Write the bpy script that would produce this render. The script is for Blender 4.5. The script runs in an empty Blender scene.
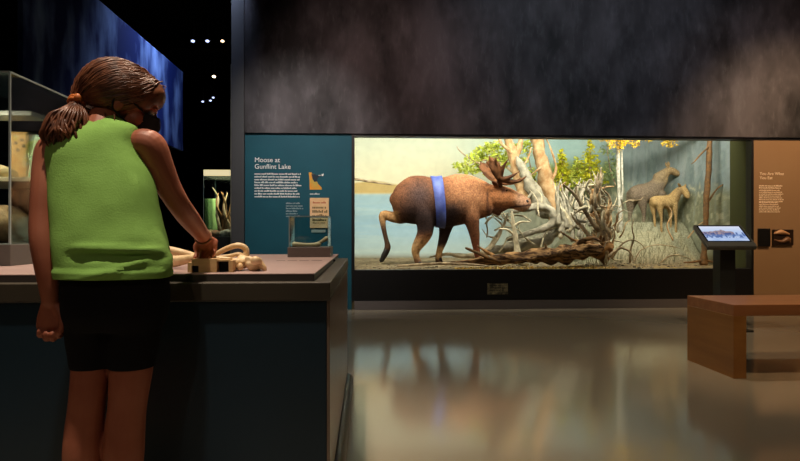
import bpy, bmesh, math, random
from mathutils import Vector, Matrix, noise, Quaternion
V = Vector
R = random.Random(7)
C = bpy.context.scene.collection
TH = math.radians(3.17); FP = 578.0; CAMZ = 0.95

# ------------------------------------------------------------------ helpers
def at(px, py, Y):
    """world point on the plane y=Y seen at a photograph position (camera calibration)"""
    u = (px - 400) / FP; v = (230.5 - py) / FP
    dx = math.sin(TH) + u * math.cos(TH); dy = math.cos(TH) - u * math.sin(TH)
    t = Y / dy
    return V((dx * t, Y, CAMZ + v * t))

def proj(p):
    dep = p.x * math.sin(TH) + p.y * math.cos(TH)
    lat = p.x * math.cos(TH) - p.y * math.sin(TH)
    return 400 + FP * lat / dep, 230.5 - FP * (p.z - CAMZ) / dep

def lin(c):
    r = []
    for x in c[:3]:
        x /= 255.0
        r.append(x / 12.92 if x <= 0.04045 else ((x + 0.055) / 1.055) ** 2.4)
    return (r[0], r[1], r[2], 1)

def mat(name, col, rough=0.6, metal=0.0, spec=0.5, var=None, vs=8.0, bump=0.0, bs=40.0, stretch=(1, 1, 1), emit=None, es=0.0, detail=5, lo=0.35, hi=0.65):
    m = bpy.data.materials.new(name); m.use_nodes = True
    nt = m.node_tree; b = nt.nodes['Principled BSDF']
    b.inputs['Base Color'].default_value = lin(col); b.inputs['Roughness'].default_value = rough
    b.inputs['Metallic'].default_value = metal; b.inputs['Specular IOR Level'].default_value = spec
    if emit:
        b.inputs['Emission Color'].default_value = lin(emit); b.inputs['Emission Strength'].default_value = es
    if var or bump:
        tc = nt.nodes.new('ShaderNodeTexCoord'); mp = nt.nodes.new('ShaderNodeMapping')
        mp.inputs['Scale'].default_value = stretch
        nt.links.new(tc.outputs['Object'], mp.inputs['Vector'])
    if var:
        n = nt.nodes.new('ShaderNodeTexNoise'); n.inputs['Scale'].default_value = vs; n.inputs['Detail'].default_value = detail
        nt.links.new(mp.outputs[0], n.inputs['Vector'])
        r = nt.nodes.new('ShaderNodeValToRGB')
        r.color_ramp.elements[0].position = lo; r.color_ramp.elements[1].position = hi
        r.color_ramp.elements[0].color = lin(col); r.color_ramp.elements[1].color = lin(var)
        nt.links.new(n.outputs['Fac'], r.inputs['Fac']); nt.links.new(r.outputs['Color'], b.inputs['Base Color'])
    if bump:
        n2 = nt.nodes.new('ShaderNodeTexNoise'); n2.inputs['Scale'].default_value = bs; n2.inputs['Detail'].default_value = 4
        nt.links.new(mp.outputs[0], n2.inputs['Vector'])
        bp = nt.nodes.new('ShaderNodeBump'); bp.inputs['Strength'].default_value = bump; bp.inputs['Distance'].default_value = 0.01
        nt.links.new(n2.outputs['Fac'], bp.inputs['Height']); nt.links.new(bp.outputs['Normal'], b.inputs['Normal'])
    return m

def attr_mat(name, rough=0.9, vs=60.0, amount=0.25, spec=0.2, bump=0.0):
    """colour painted on the thing itself (fur markings and shade, a mural), from a colour attribute plus fine noise"""
    m = bpy.data.materials.new(name); m.use_nodes = True
    nt = m.node_tree; b = nt.nodes['Principled BSDF']
    a = nt.nodes.new('ShaderNodeAttribute'); a.attribute_name = 'paint'
    n = nt.nodes.new('ShaderNodeTexNoise'); n.inputs['Scale'].default_value = vs; n.inputs['Detail'].default_value = 4
    tc = nt.nodes.new('ShaderNodeTexCoord'); nt.links.new(tc.outputs['Object'], n.inputs['Vector'])
    mr = nt.nodes.new('ShaderNodeMapRange'); mr.inputs[3].default_value = 1 - amount; mr.inputs[4].default_value = 1 + amount
    mr.inputs[1].default_value = 0.3; mr.inputs[2].default_value = 0.7
    nt.links.new(n.outputs['Fac'], mr.inputs[0])
    mx = nt.nodes.new('ShaderNodeMix'); mx.data_type = 'RGBA'; mx.blend_type = 'MULTIPLY'; mx.inputs[0].default_value = 1
    nt.links.new(a.outputs['Color'], mx.inputs[6]); nt.links.new(mr.outputs[0], mx.inputs[7])
    nt.links.new(mx.outputs[2], b.inputs['Base Color'])
    b.inputs['Roughness'].default_value = rough; b.inputs['Specular IOR Level'].default_value = spec
    if bump:
        bp = nt.nodes.new('ShaderNodeBump'); bp.inputs['Strength'].default_value = bump; bp.inputs['Distance'].default_value = 0.01
        nt.links.new(n.outputs['Fac'], bp.inputs['Height']); nt.links.new(bp.outputs['Normal'], b.inputs['Normal'])
    return m

def glass_mat(name, tint=(235, 245, 245), refl=0.5):
    m = bpy.data.materials.new(name); m.use_nodes = True
    nt = m.node_tree; nt.nodes.clear()
    o = nt.nodes.new('ShaderNodeOutputMaterial'); mx = nt.nodes.new('ShaderNodeMixShader')
    t = nt.nodes.new('ShaderNodeBsdfTransparent'); t.inputs[0].default_value = lin(tint)
    g = nt.nodes.new('ShaderNodeBsdfGlossy'); g.inputs['Roughness'].default_value = 0.03
    f = nt.nodes.new('ShaderNodeFresnel'); f.inputs[0].default_value = 1.4
    mu = nt.nodes.new('ShaderNodeMath'); mu.operation = 'MULTIPLY'; mu.inputs[1].default_value = refl
    nt.links.new(f.outputs[0], mu.inputs[0]); nt.links.new(mu.outputs[0], mx.inputs[0])
    nt.links.new(t.outputs[0], mx.inputs[1]); nt.links.new(g.outputs[0], mx.inputs[2]); nt.links.new(mx.outputs[0], o.inputs[0])
    return m

ORG = {}
def thing(name, label, cat, loc, group=None):
    o = bpy.data.objects.new(name, None); C.objects.link(o); o.location = loc
    o['label'] = label; o['category'] = cat
    if group: o['group'] = group
    o.empty_display_size = 0.05
    ORG[o] = V(loc); return o

def tag(o, label, cat, group=None, kind=None):
    o['label'] = label; o['category'] = cat
    if group: o['group'] = group
    if kind: o['kind'] = kind
    return o

def put(name, bm, m, parent=None, smooth=False, label=None, kind=None, paint=None):
    """link a world-space bmesh as ONE mesh object"""
    if not isinstance(bm, bpy.types.Mesh):
        me = bpy.data.meshes.new(name); bmesh.ops.recalc_face_normals(bm, faces=bm.faces[:]); bm.to_mesh(me); bm.free()
    else: me = bm; me.name = name
    if parent is not None: org = ORG[parent]
    else:
        xs = [v.co for v in me.vertices]
        lo = [min(c[i] for c in xs) for i in range(3)]; hi = [max(c[i] for c in xs) for i in range(3)]
        org = V(((lo[0] + hi[0]) / 2, (lo[1] + hi[1]) / 2, lo[2]))
    if paint:
        at_ = me.color_attributes.new('paint', 'FLOAT_COLOR', 'POINT')
        for i, v in enumerate(me.vertices): at_.data[i].color = lin(paint(v.co))
    me.transform(Matrix.Translation(-org))
    o = bpy.data.objects.new(name, me); C.objects.link(o)
    if parent is not None: o.parent = parent
    else: o.location = org
    ORG[o] = V(org)
    me.materials.append(m)
    for p in me.polygons: p.use_smooth = smooth
    if label: o['label'] = label
    if kind: o['kind'] = kind
    return o

def struct(name, bm, m, label=None):
    o = put(name, bm, m); o['kind'] = 'structure'
    if label: o['label'] = label
    return o

def box(bm, lo, hi, bev=0.0, seg=2):
    r = bmesh.ops.create_cube(bm, size=1); vs = r['verts']
    lo, hi = V(lo), V(hi)
    for v in vs:
        v.co = V(((lo.x + hi.x) / 2 + v.co.x * (hi.x - lo.x), (lo.y + hi.y) / 2 + v.co.y * (hi.y - lo.y), (lo.z + hi.z) / 2 + v.co.z * (hi.z - lo.z)))
    if bev:
        es = list({e for v in vs for e in v.link_edges})
        bmesh.ops.bevel(bm, geom=es, offset=bev, segments=seg, affect='EDGES', profile=0.5)
    return bm

def bx(lo, hi, bev=0.0): return box(bmesh.new(), lo, hi, bev)

def prism(bm, poly, d):
    """extrude a list of 3D points by vector d"""
    a = [bm.verts.new(p) for p in poly]; b = [bm.verts.new(V(p) + V(d)) for p in poly]
    n = len(a); bm.faces.new(a); bm.faces.new(b[::-1])
    for i in range(n): bm.faces.new((a[i], a[(i + 1) % n], b[(i + 1) % n], b[i]))
    return bm

def cat(pts, n):
    """Catmull-Rom through tuples of floats"""
    k = len(pts); out = []
    for i in range(k - 1):
        p0 = pts[max(i - 1, 0)]; p1 = pts[i]; p2 = pts[i + 1]; p3 = pts[min(i + 2, k - 1)]
        for j in range(n):
            t = j / n; t2 = t * t; t3 = t2 * t
            out.append(tuple(0.5 * (2 * b + (c - a) * t + (2 * a - 5 * b + 4 * c - d) * t2 + (3 * b - a - 3 * c + d) * t3) for a, b, c, d in zip(p0, p1, p2, p3)))
    out.append(tuple(pts[-1])); return out

def rings(bm, rs, cap=True, closed=False):
    vs = [[bm.verts.new(p) for p in r] for r in rs]
    n = len(vs[0])
    for a, b in zip(vs, vs[1:]):
        for i in range(n): bm.faces.new((a[i], a[(i + 1) % n], b[(i + 1) % n], b[i]))
    if cap:
        bm.faces.new(vs[0][::-1]); bm.faces.new(vs[-1])
    return vs

def tube(bm, pts, rad, seg=8, sub=4, flat=1.0, axis=None, rough=0.0):
    """tapered tube through pts with a radius per point; round ends; flat squeezes along axis"""
    if not isinstance(rad, (list, tuple)): rad = [rad] * len(pts)
    P = cat([tuple(p) + (r,) for p, r in zip(pts, rad)], sub) if sub > 1 and len(pts) > 2 else [tuple(p) + (r,) for p, r in zip(pts, rad)]
    cs = [V(p[:3]) for p in P]; rr = [max(p[3], 0.0004) for p in P]
    rs = []; up = None
    for i, c in enumerate(cs):
        t = (cs[min(i + 1, len(cs) - 1)] - cs[max(i - 1, 0)])
        t = t.normalized() if t.length > 1e-9 else V((0, 0, 1))
        if up is None:
            up = V(axis) if axis else (V((0, 0, 1)) if abs(t.z) < 0.9 else V((0, 1, 0)))
        elif axis: up = V(axis)
        a = (up - t * up.dot(t)).normalized(); b = t.cross(a); up = a
        ring = []
        for k in range(seg):
            an = 2 * math.pi * k / seg
            r = rr[i] * (1 + (rough * noise.noise(V((c.x * 9 + k * 1.7, c.y * 9, c.z * 9))) if rough else 0))
            ring.append(c + a * math.cos(an) * r * flat + b * math.sin(an) * r)
        rs.append(ring)
    def dome(c, t, ring, order):
        mid = [c + (p - c) * 0.7 + t * (p - c).length * 0.6 for p in ring]
        tip = [c + (p - c) * 0.15 + t * (p - c).length * 0.95 for p in ring]
        return [tip, mid] if order else [mid, tip]
    t0 = (cs[0] - cs[1]).normalized(); t1 = (cs[-1] - cs[-2]).normalized()
    rs = dome(cs[0], t0, rs[0], True) + rs + dome(cs[-1], t1, rs[-1], False)
    rings(bm, rs); return bm

def ball(bm, c, r, M=None, sub=3):
    if not isinstance(r, (tuple, list)): r = (r, r, r)
    g = bmesh.ops.create_icosphere(bm, subdivisions=sub, radius=1)
    for v in g['verts']:
        p = V((v.co.x * r[0], v.co.y * r[1], v.co.z * r[2]))
        v.co = (M @ p if M else p) + V(c)
    return bm

def fuse(bm, voxel, it=4, fac=0.5):
    """weld overlapping pieces into one continuous surface"""
    bmesh.ops.recalc_face_normals(bm, faces=bm.faces[:])
    me = bpy.data.meshes.new('tmp'); bm.to_mesh(me); bm.free()
    o = bpy.data.objects.new('tmp', me); C.objects.link(o)
    m = o.modifiers.new('r', 'REMESH'); m.mode = 'VOXEL'; m.voxel_size = voxel
    if it:
        s = o.modifiers.new('s', 'SMOOTH'); s.factor = fac; s.iterations = it
    dg = bpy.context.evaluated_depsgraph_get()
    res = bpy.data.meshes.new_from_object(o.evaluated_get(dg))
    bpy.data.objects.remove(o); bpy.data.meshes.remove(me)
    return res

def mix(a, b, t):
    t = max(0.0, min(1.0, t)); return tuple(x + (y - x) * t for x, y in zip(a, b))
def sst(a, b, x):
    t = max(0.0, min(1.0, (x - a) / (b - a))); return t * t * (3 - 2 * t)

def text_mesh(s, size, loc, m, name, parent, depth=0.0015, bold=0.0):
    cu = bpy.data.curves.new('t', 'FONT'); cu.body = s; cu.size = size; cu.extrude = depth; cu.offset = bold; cu.space_line = 0.92
    o = bpy.data.objects.new('t', cu); C.objects.link(o)
    dg = bpy.context.evaluated_depsgraph_get()
    me = bpy.data.meshes.new_from_object(o.evaluated_get(dg)); bpy.data.objects.remove(o)
    me.transform(Matrix.Translation(loc) @ Matrix.Rotation(math.pi / 2, 4, 'X'))
    return put(name, me, m, parent)

def print_lines(bm, x0, x1, ztop, n, lh, y, em, rag=0.12, seed=1, d=0.0012):
    """rows of tiny illegible print: letter-sized strokes grouped in words"""
    r = random.Random(seed)
    for i in range(n):
        z = ztop - i * lh; end = x1 - (x1 - x0) * rag * r.random(); x = x0
        while x < end:
            for k in range(r.randint(2, 8)):
                if x > end: break
                h = em * (0.62 if r.random() < 0.7 else 0.95)
                w = em * r.uniform(0.34, 0.5)
                box(bm, (x, y - d, z - em), (x + w, y, z - em + h)); x += w + em * 0.13
            x += em * 0.32
    return bm

def leaves(bm, c, rad, n, size, r, flat=0.5):
    for _ in range(n):
        while True:
            p = V((r.uniform(-1, 1), r.uniform(-1, 1), r.uniform(-1, 1)))
            if p.length < 1: break
        p = V((p.x * rad[0], p.y * rad[1], p.z * rad[2])) + V(c)
        q = Quaternion(V((r.uniform(-1, 1), r.uniform(-1, 1), r.uniform(-1, 1))).normalized(), r.uniform(0, 6.28))
        s = size * r.uniform(0.6, 1.3)
        a = [q @ V(v) * s + p for v in ((-1, 0, 0), (-0.2, 0.45, 0.12), (1, 0, 0), (-0.2, -0.45, 0.12))]
        v = [bm.verts.new(x) for x in a]; bm.faces.new(v)
    return bm

# ------------------------------------------------------------------ camera / world
cd = bpy.data.cameras.new('camera'); cam = bpy.data.objects.new('camera', cd); C.objects.link(cam)
cd.sensor_width = 36; cd.lens = FP / 800 * 36; cd.clip_start = 0.05
cam.location = (0, 0, CAMZ); cam.rotation_euler = (math.pi / 2, 0, -TH)
sc = bpy.context.scene; sc.camera = cam
sc.view_settings.view_transform = 'Standard'; sc.view_settings.look = 'None'; sc.view_settings.exposure = 0; sc.view_settings.gamma = 1
try:
    sc.cycles.use_denoising = True; sc.cycles.max_bounces = 8; sc.cycles.transparent_max_bounces = 16
    sc.cycles.caustics_reflective = False; sc.cycles.caustics_refractive = False; sc.cycles.sample_clamp_indirect = 4
except Exception: pass
w = bpy.data.worlds.new('dim hall'); sc.world = w; w.use_nodes = True
w.node_tree.nodes['Background'].inputs[0].default_value = (0.5, 0.55, 0.7, 1); w.node_tree.nodes['Background'].inputs[1].default_value = 0.012

# ------------------------------------------------------------------ materials
M = {}
M['floor'] = mat('polished concrete', (156, 145, 126), 0.12, spec=0.6)
M['black'] = mat('matt black paint', (9, 9, 11), 0.7)
M['hall'] = mat('hall black', (7, 7, 11), 0.95, spec=0.1)
M['case_black'] = mat('black case laminate', (10, 10, 13), 0.45)
M['teal'] = mat('teal wall paint', (22, 84, 100), 0.65, var=(20, 78, 94), vs=3, spec=0.3)
M['post'] = mat('grey post', (62, 62, 64), 0.6)
M['brown'] = mat('tan wall paint', (150, 120, 86), 0.7, var=(146, 115, 82), vs=2, spec=0.3)
M['kick'] = mat('grey plinth kick', (105, 98, 98), 0.5)
M['white_ink'] = mat('white lettering', (235, 238, 235), 0.6)
M['cream_ink'] = mat('cream lettering', (250, 226, 194), 0.6)
M['glass'] = glass_mat('clear acrylic', (238, 246, 246), 0.7)
M['pane'] = glass_mat('diorama pane glass', (250, 252, 250), 0.18)
M['edge'] = mat('polished acrylic edge', (150, 165, 165), 0.2)

# ------------------------------------------------------------------ shell
YW = 6.95
OL = at(354.5, 200, YW).x; OR = at(751, 200, YW).x
OT = at(354, 136, YW).z; OB = at(354, 270, YW).z; BZ = at(500, 300, YW).z
TX = at(245, 200, YW).x                               # teal panel left edge
struct('floor', bx((-6, -4, -0.1), (8, 16, 0)), M['floor'])
struct('ceiling', bx((-6, -4, 4.5), (8, 16, 4.6)), M['hall'])
struct('wall_left', bx((-6.1, -4, 0), (-6, 16, 4.5)), M['hall'])
struct('wall_back', bx((-6, 15.9, 0), (8, 16, 4.5)), M['hall'])
struct('wall_right', bx((7.9, -4, 0), (8, 15.9, 4.5)), M['hall'])

# mural fascia above the diorama
def mural_mat():
    m = bpy.data.materials.new('painted night forest'); m.use_nodes = True; nt = m.node_tree; b = nt.nodes['Principled BSDF']
    tc = nt.nodes.new('ShaderNodeTexCoord')
    def ns(scale, st, det):
        mp = nt.nodes.new('ShaderNodeMapping'); mp.inputs['Scale'].default_value = st
        n = nt.nodes.new('ShaderNodeTexNoise'); n.inputs['Scale'].default_value = scale; n.inputs['Detail'].default_value = det
        n.inputs['Roughness'].default_value = 0.62
        nt.links.new(tc.outputs['Object'], mp.inputs[0]); nt.links.new(mp.outputs[0], n.inputs['Vector']); return n
    a = ns(1.1, (1.0, 1, 0.55), 4); c = ns(3.4, (1.8, 1, 0.8), 8); e = ns(9.0, (2.6, 1, 0.7), 8)
    def ramp(n, p0, p1, c0, c1):
        r = nt.nodes.new('ShaderNodeValToRGB'); r.color_ramp.elements[0].position = p0; r.color_ramp.elements[1].position = p1
        r.color_ramp.elements[0].color = lin(c0); r.color_ramp.elements[1].color = lin(c1)
        nt.links.new(n.outputs['Fac'], r.inputs[0]); return r
    r1 = ramp(a, 0.38, 0.66, (26, 25, 27), (92, 88, 92)); r2 = ramp(c, 0.5, 0.72, (0, 0, 0), (80, 80, 84)); r3 = ramp(e, 0.56, 0.74, (0, 0, 0), (92, 92, 92))
    def add(x, y, f):
        q = nt.nodes.new('ShaderNodeMix'); q.data_type = 'RGBA'; q.blend_type = 'ADD'; q.inputs[0].default_value = f
        nt.links.new(x, q.inputs[6]); nt.links.new(y, q.inputs[7]); return q.outputs[2]
    o = add(add(r1.outputs[0], r2.outputs[0], 0.4), r3.outputs[0], 0.28)
    nt.links.new(o, b.inputs['Base Color']); b.inputs['Roughness'].default_value = 0.6; b.inputs['Specular IOR Level'].default_value = 0.25
    return m
FT = at(300, 133, YW - .03).z
struct('wall_front', bx((TX, YW - .03, FT), (7.9, YW + .12, 4.5)), mural_mat(), 'dark cloudy forest mural wall above the moose diorama')
struct('trim_1', bx((at(232.5, 200, YW).x, YW - .06, 0), (TX, YW + .25, 4.5)), M['post'], 'grey upright post at the end of the teal panel')
struct('trim_2', bx((OR + .02, YW - .012, OT + .0), (7.9, YW + .1, FT)), M['case_black'])
struct('wall_side', bx((OR + .03, YW, BZ), (7.9, YW + .12, OT)), M['brown'], 'tan wall with text right of the moose diorama')
struct('baseboard_front', bx((OL, YW - .03, 0), (7.9, YW + .1, BZ)), M['kick'])
struct('trim_3', bx((-6, 10.5, 4.2), (-1.3, 10.7, 4.5)), M['hall'])

# ------------------------------------------------------------------ teal panel with the title
pl = thing('text_panel', 'tall teal wall panel headed with white title and map left of moose diorama', 'sign', ((TX + OL) / 2, YW, 0))
put('board', bx((TX, YW, 0), (OL - .035, YW + .06, FT), .002), M['teal'], pl)
t0 = at(254.5, 162, YW - .001)
text_mesh('Moose at', .079, t0 + V((0, -.002, 0)), M['white_ink'], 'title', pl)
text_mesh('Gunflint Lake', .079, t0 + V((0, -.002, -.079)), M['white_ink'], 'title', pl)
a, b_ = at(254.5, 170, YW), at(301.5, 170, YW)
put('body_text', print_lines(bmesh.new(), a.x, b_.x, at(254, 172.8, YW).z, 9, (at(0, 172.8, YW).z - at(0, 199, YW).z) / 9, YW, .021, seed=3), M['white_ink'], pl)
a, b_ = at(286, 170, YW), at(304, 170, YW)
put('caption_text', print_lines(bmesh.new(), a.x, b_.x, at(286, 202.3, YW).z, 6, .031, YW, .019, rag=.4, seed=5), mat('pale grey lettering', (150, 170, 175), .6), pl)
# state map
def pxpoly(pts, Y): return [at(x, y, Y) for x, y in pts]
mb = bmesh.new()
prism(mb, pxpoly([(308.8, 172.4), (311.5, 172.4), (311.9, 173.8), (315, 174.2), (317, 175.4), (320.5, 175.2), (317.5, 178), (317, 181.5), (318.2, 184), (321.6, 187.5), (321.8, 189.6), (309.8, 189.6), (309.6, 181)], YW), (0, -.004, 0))
mp_ = put('state_map', mb, mat('orange map print', (228, 152, 40), .6, var=(196, 170, 70), vs=14), pl, label='orange state map')
mb = bmesh.new()
prism(mb, pxpoly([(311.5, 174), (315, 174.2), (317, 175.4), (320.6, 175.2), (317.6, 178), (317.2, 181.4), (314.5, 182), (312.5, 179)], YW - .004), (0, -.003, 0))
put('map_region', mb, mat('dark map print', (10, 40, 56), .6), mp_, label='dark teal forest region')
mb = bmesh.new()
prism(mb, pxpoly([(321.6, 174.2), (323.8, 173.6), (323.4, 175.6), (322.2, 176.4)], YW), (0, -.004, 0))
prism(mb, pxpoly([(318.5, 175.2), (321.8, 174.9), (321.8, 175.3), (318.5, 175.6)], YW - .007), (0, -.002, 0))
put('map_pointer', mb, M['white_ink'], mp_, label='white pointer')
put('map_caption', print_lines(bmesh.new(), at(310, 0, YW).x, at(319.5, 0, YW).x, at(0, 191.8, YW).z, 1, .03, YW, .02, seed=9), M['white_ink'], pl)
# tan card on the panel
cd_ = thing('notice_card', 'tan printed card with reddish heading on teal panel behind small glass box', 'sign', at(319.5, 228, YW))
put('card', bx(at(310, 228, YW) + V((0, -.02, 0)), at(329, 198, YW), .003), mat('tan card', (226, 182, 128), .7, var=(232, 196, 148), vs=20), cd_)
bm = print_lines(bmesh.new(), at(313, 0, YW).x, at(326, 0, YW).x, at(0, 200.5, YW).z, 1, .03, YW - .02, .026, seed=11)
put('heading', bm, mat('red print', (186, 84, 50), .6), cd_)
bm = bmesh.new()
print_lines(bm, at(312.5, 0, YW).x, at(326.5, 0, YW).x, at(0, 205, YW).z, 4, .05, YW - .02, .034, seed=12)
print_lines(bm, at(313, 0, YW).x, at(326, 0, YW).x, at(0, 218.5, YW).z, 2, .034, YW - .02, .022, seed=13)
put('body_text', bm, mat('dark olive print', (110, 92, 52), .6), cd_)
tag(put('caption_strip', bx(at(311.5, 232.5, YW) + V((0, -.012, 0)), at(325.5, 229.6, YW), .001), mat('pale strip', (160, 170, 165), .6)), 'narrow pale caption strip on teal panel below the tan card', 'sign')

# ------------------------------------------------------------------ right wall text + plaques
tx = thing('wall_text', 'small cream text block on the tan wall right of diorama', 'sign', at(772, 212, YW))
text_mesh('You Are What', .052, at(759.6, 175.0, YW) + V((0, -.002, 0)), M['cream_ink'], 'title', tx)
text_mesh('You Eat', .052, at(759.6, 179.2, YW) + V((0, -.002, 0)), M['cream_ink'], 'title', tx)
bm = bmesh.new()
print_lines(bm, at(759, 0, YW).x, at(783, 0, YW).x, at(0, 181.5, YW).z, 2, .026, YW, .018, .25, 21)
print_lines(bm, at(759, 0, YW).x, at(784.5, 0, YW).x, at(0, 186.5, YW).z, 7, .0235, YW, .0145, .2, 22)
print_lines(bm, at(759, 0, YW).x, at(783.5, 0, YW).x, at(0, 199.5, YW).z, 6, .0235, YW, .0145, .25, 23)
put('body_text', bm, M['cream_ink'], tx)
pq = thing('wall_plaque', 'plain black rectangular plaque on the tan wall', 'plaque', at(763, 246, YW))
put('plate', bx(at(757.5, 246.5, YW) + V((0, -.03, 0)), at(769, 228.5, YW), .006), mat('black plaque', (14, 13, 13), .4), pq)
bm = bmesh.new()
for i in range(9): box(bm, at(759, 230.5 + i * 1.6, YW) + V((0, -.0315, -.006)), at(767.5, 230.5 + i * 1.6, YW) + V((0, -.0295, 0)))
put('raised_dots', bm, mat('dark relief', (30, 28, 27), .4), pq)
pq = thing('picture_plaque', 'black plaque with pale curved relief picture beside the plain plaque', 'plaque', at(782, 246, YW))
put('plate', bx(at(772, 245, YW) + V((0, -.03, 0)), at(792, 229.5, YW), .006), mat('dark bronze', (40, 27, 19), .4), pq)
bm = bmesh.new()
tube(bm, [at(774.5, 233.5, YW - .03), at(781, 232, YW - .03), at(789, 234, YW - .03)], [.012, .03, .01], 8, 4)
put('relief', bm, mat('pale bronze', (196, 150, 108), .4), pq, True)
bm = bmesh.new()
tube(bm, [at(774.5, 240, YW - .03), at(782, 241.5, YW - .03), at(788, 239, YW - .03), at(790, 243, YW - .03)], [.008, .022, .03, .006], 8, 4)
put('relief', bm, mat('warm bronze', (120, 84, 56), .4), pq, True)

# ------------------------------------------------------------------ diorama case
dc = thing('diorama_case', 'long black framed glass diorama case set in the wall', 'display case', ((OL + OR) / 2, YW, 0))
fr = bmesh.new(); fy0, fy1 = YW - .008, YW + .1
box(fr, (OL - .035, fy0, BZ), (OL, fy1, OT + .03)); box(fr, (OR, fy0, BZ), (OR + .03, fy1, OT + .03))
box(fr, (OL, fy0, OT), (OR, fy1, OT + .03))
put('frame', fr, M['case_black'], dc)
put('plinth', bx((OL, YW - .012, BZ), (OR, YW + .1, OB), .003), M['case_black'], dc)
put('glass_pane', bx((OL, YW + .05, OB), (OR, YW + .056, OT)), M['pane'], dc)
CZ = 2.95
it = bmesh.new()
box(it, (-1.6, YW + .1, CZ), (OR + .6, 10.4, CZ + .05)); box(it, (-1.6, YW + .1, OT), (OR + .6, YW + .13, CZ)); box(it, (-1.65, YW + .1, .2), (-1.6, 10.4, CZ)); box(it, (-1.6, YW + .1, .2), (OL, YW + .13, OT))
put('hood', it, mat('case interior paint', (118, 118, 104), .9, spec=.1), dc)
bm = bx((OR + .0, YW + .1, .3), (OR + .05, YW + .42, CZ))
put('side_return', bm, mat('olive return panel', (74, 75, 46), .8, spec=.1), dc)
# plaque on the plinth
pq = thing('donor_plaque', 'small pale metal plaque on the black plinth below the moose', 'plaque', at(497, 294, YW))
put('plate', bx(at(487, 294.3, YW) + V((0, -.022, 0)), at(507.5, 283.3, YW), .003), mat('tarnished brass', (150, 140, 108), .45, 0, var=(60, 56, 46), vs=26), pq)
bm = print_lines(bmesh.new(), at(489, 0, YW).x, at(506, 0, YW).x, at(0, 284.6, YW).z, 4, .028, YW - .022, .018, .3, 31)
put('engraving', bm, mat('dark engraving', (36, 33, 27), .5), pq)

# backdrop: curved wall carrying the painted lake and forest
BX0, BX1, BYB, BY0 = -1.55, OR + .02, 10.2, YW + .36
def back_pt(t):
    """t 0..1 left to right along the curve"""
    a = math.pi * (1 - t); e = 2 / 3.2
    c, s = math.cos(a), math.sin(a)
    x = math.copysign(abs(c) ** e, c); y = abs(s) ** e
    return V(((BX0 + BX1) / 2 + x * (BX1 - BX0) / 2, BY0 + y * (BYB - BY0), 0))
def fbm(x, y, o=4, s=0.0):
    return noise.fractal(V((x, y, s)), 1.0, 2.0, o) * .5 + .5
def backdrop_paint(p):
    px, py = proj(p)
    n = fbm(px * .03, py * .05); n2 = fbm(px * .12, py * .05, 4, 3); n3 = fbm(px * .35, py * .12, 3, 8)
    sky = mix((218, 224, 200), (226, 220, 188), sst(138, 180, py))
    sky = mix(sky, (160, 192, 190), sst(430, 560, px) * .9)
    sky = mix(sky, (246, 240, 205), .35 * (n - .5))
    # lake
    lake = mix((160, 188, 196), (158, 190, 204), sst(194, 225, py)); lake = mix(lake, (192, 204, 192), sst(225, 258, py) * .8)
    lake = mix(lake, (205, 214, 196), max(0, fbm(px * .015, py * .3, 3, 5) - .5) * .9)
    col = mix(sky, lake, sst(193.0, 194.6, py))
    # far tan shore
    top = 184 + 2.0 * fbm(px * .06, 1) - 4 * math.exp(-((px - 372) / 20) ** 2) + max(0, px - 392) * .05
    if px < 560: col = mix(col, (196, 170, 112), sst(top - .8, top + .8, py) * (1 - sst(192, 195, py)) * (1 - sst(440, 560, px)))
    # wet sand
    col = mix(col, (132, 116, 88), sst(252, 262, py))
    # pale tangle behind the roots
    tang = sst(480, 520, px) * sst(186, 205, py)
    col = mix(col, mix((128, 128, 104), (196, 190, 158), n3), tang * .85)
    # distant yellow-green wood
    gw = sst(528, 560, px) * (1 - sst(610, 640, px)) * sst(150 + 16 * n2, 164 + 16 * n2, py) * (1 - sst(188, 200, py))
    col = mix(col, mix((96, 126, 60), (190, 184, 60), n3), gw * .8)
    # blue haze and spires on the right
    hz = sst(578, 640, px + 26 * (n - .5))
    haze = mix((148, 158, 156), (128, 140, 140), n); haze = mix(haze, (108, 122, 120), sst(.45, .7, fbm(px * .18, py * .04, 3, 11)) * .5)
    for sx, sy, sw in ((608, 148, 12), (640, 158, 9), (652, 150, 10), (690, 146, 9), (700, 158, 8), (724, 148, 9), (676, 164, 8)):
        if py > sy:
            wv = sw * min(1, (py - sy) / 46) * (.75 + .5 * fbm(py * .5, sx, 2))
            if abs(px - sx) < wv: haze = mix(haze, (100, 116, 112), .35)
    haze = mix(haze, (148, 164, 160), sst(.55, .75, n3) * .35)
    col = mix(col, haze, hz)
    grass = mix((136, 136, 108), (112, 116, 94), n2); grass = mix(grass, (160, 158, 128), sst(.5, .75, fbm(px * .5, py * .16, 3, 2)) * .6)
    col = mix(col, grass, hz * sst(182, 200, py + 14 * (n - .5)))
    tw = noise.noise(V((px * .32 + 2 * noise.noise(V((px * .1, py * .1, 1))), py * .09, 6)))
    col = mix(col, (196, 190, 158), hz * sst(.28, .42, tw) * sst(178, 190, py) * .7)
    col = mix(col, (158, 160, 134), hz * sst(222, 236, py) * .7)
    col = mix(col, (112, 102, 72), hz * sst(248, 262, py))
    for sx, tw in ((668, 1.0), (684, 1.3), (694, .8), (716, .9), (727, 1.2), (732, .8), (634, .8), (648, .6)):
        if abs(px - sx - 2 * math.sin(py * .06 + sx)) < tw and 139 < py < 222: col = mix(col, (160, 166, 158), .3)
    return col
NT, NZ = 420, 150
bm = bmesh.new(); g = []
tmap = []
for i in range(NT + 1): tmap.append(i / NT)
for i in range(NT + 1):
    p = back_pt(tmap[i]); g.append([bm.verts.new((p.x, p.y, .3 + (CZ - .3) * j / NZ)) for j in range(NZ + 1)])
for i in range(NT):
    for j in range(NZ): bm.faces.new((g[i][j], g[i + 1][j], g[i + 1][j + 1], g[i][j + 1]))
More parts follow.
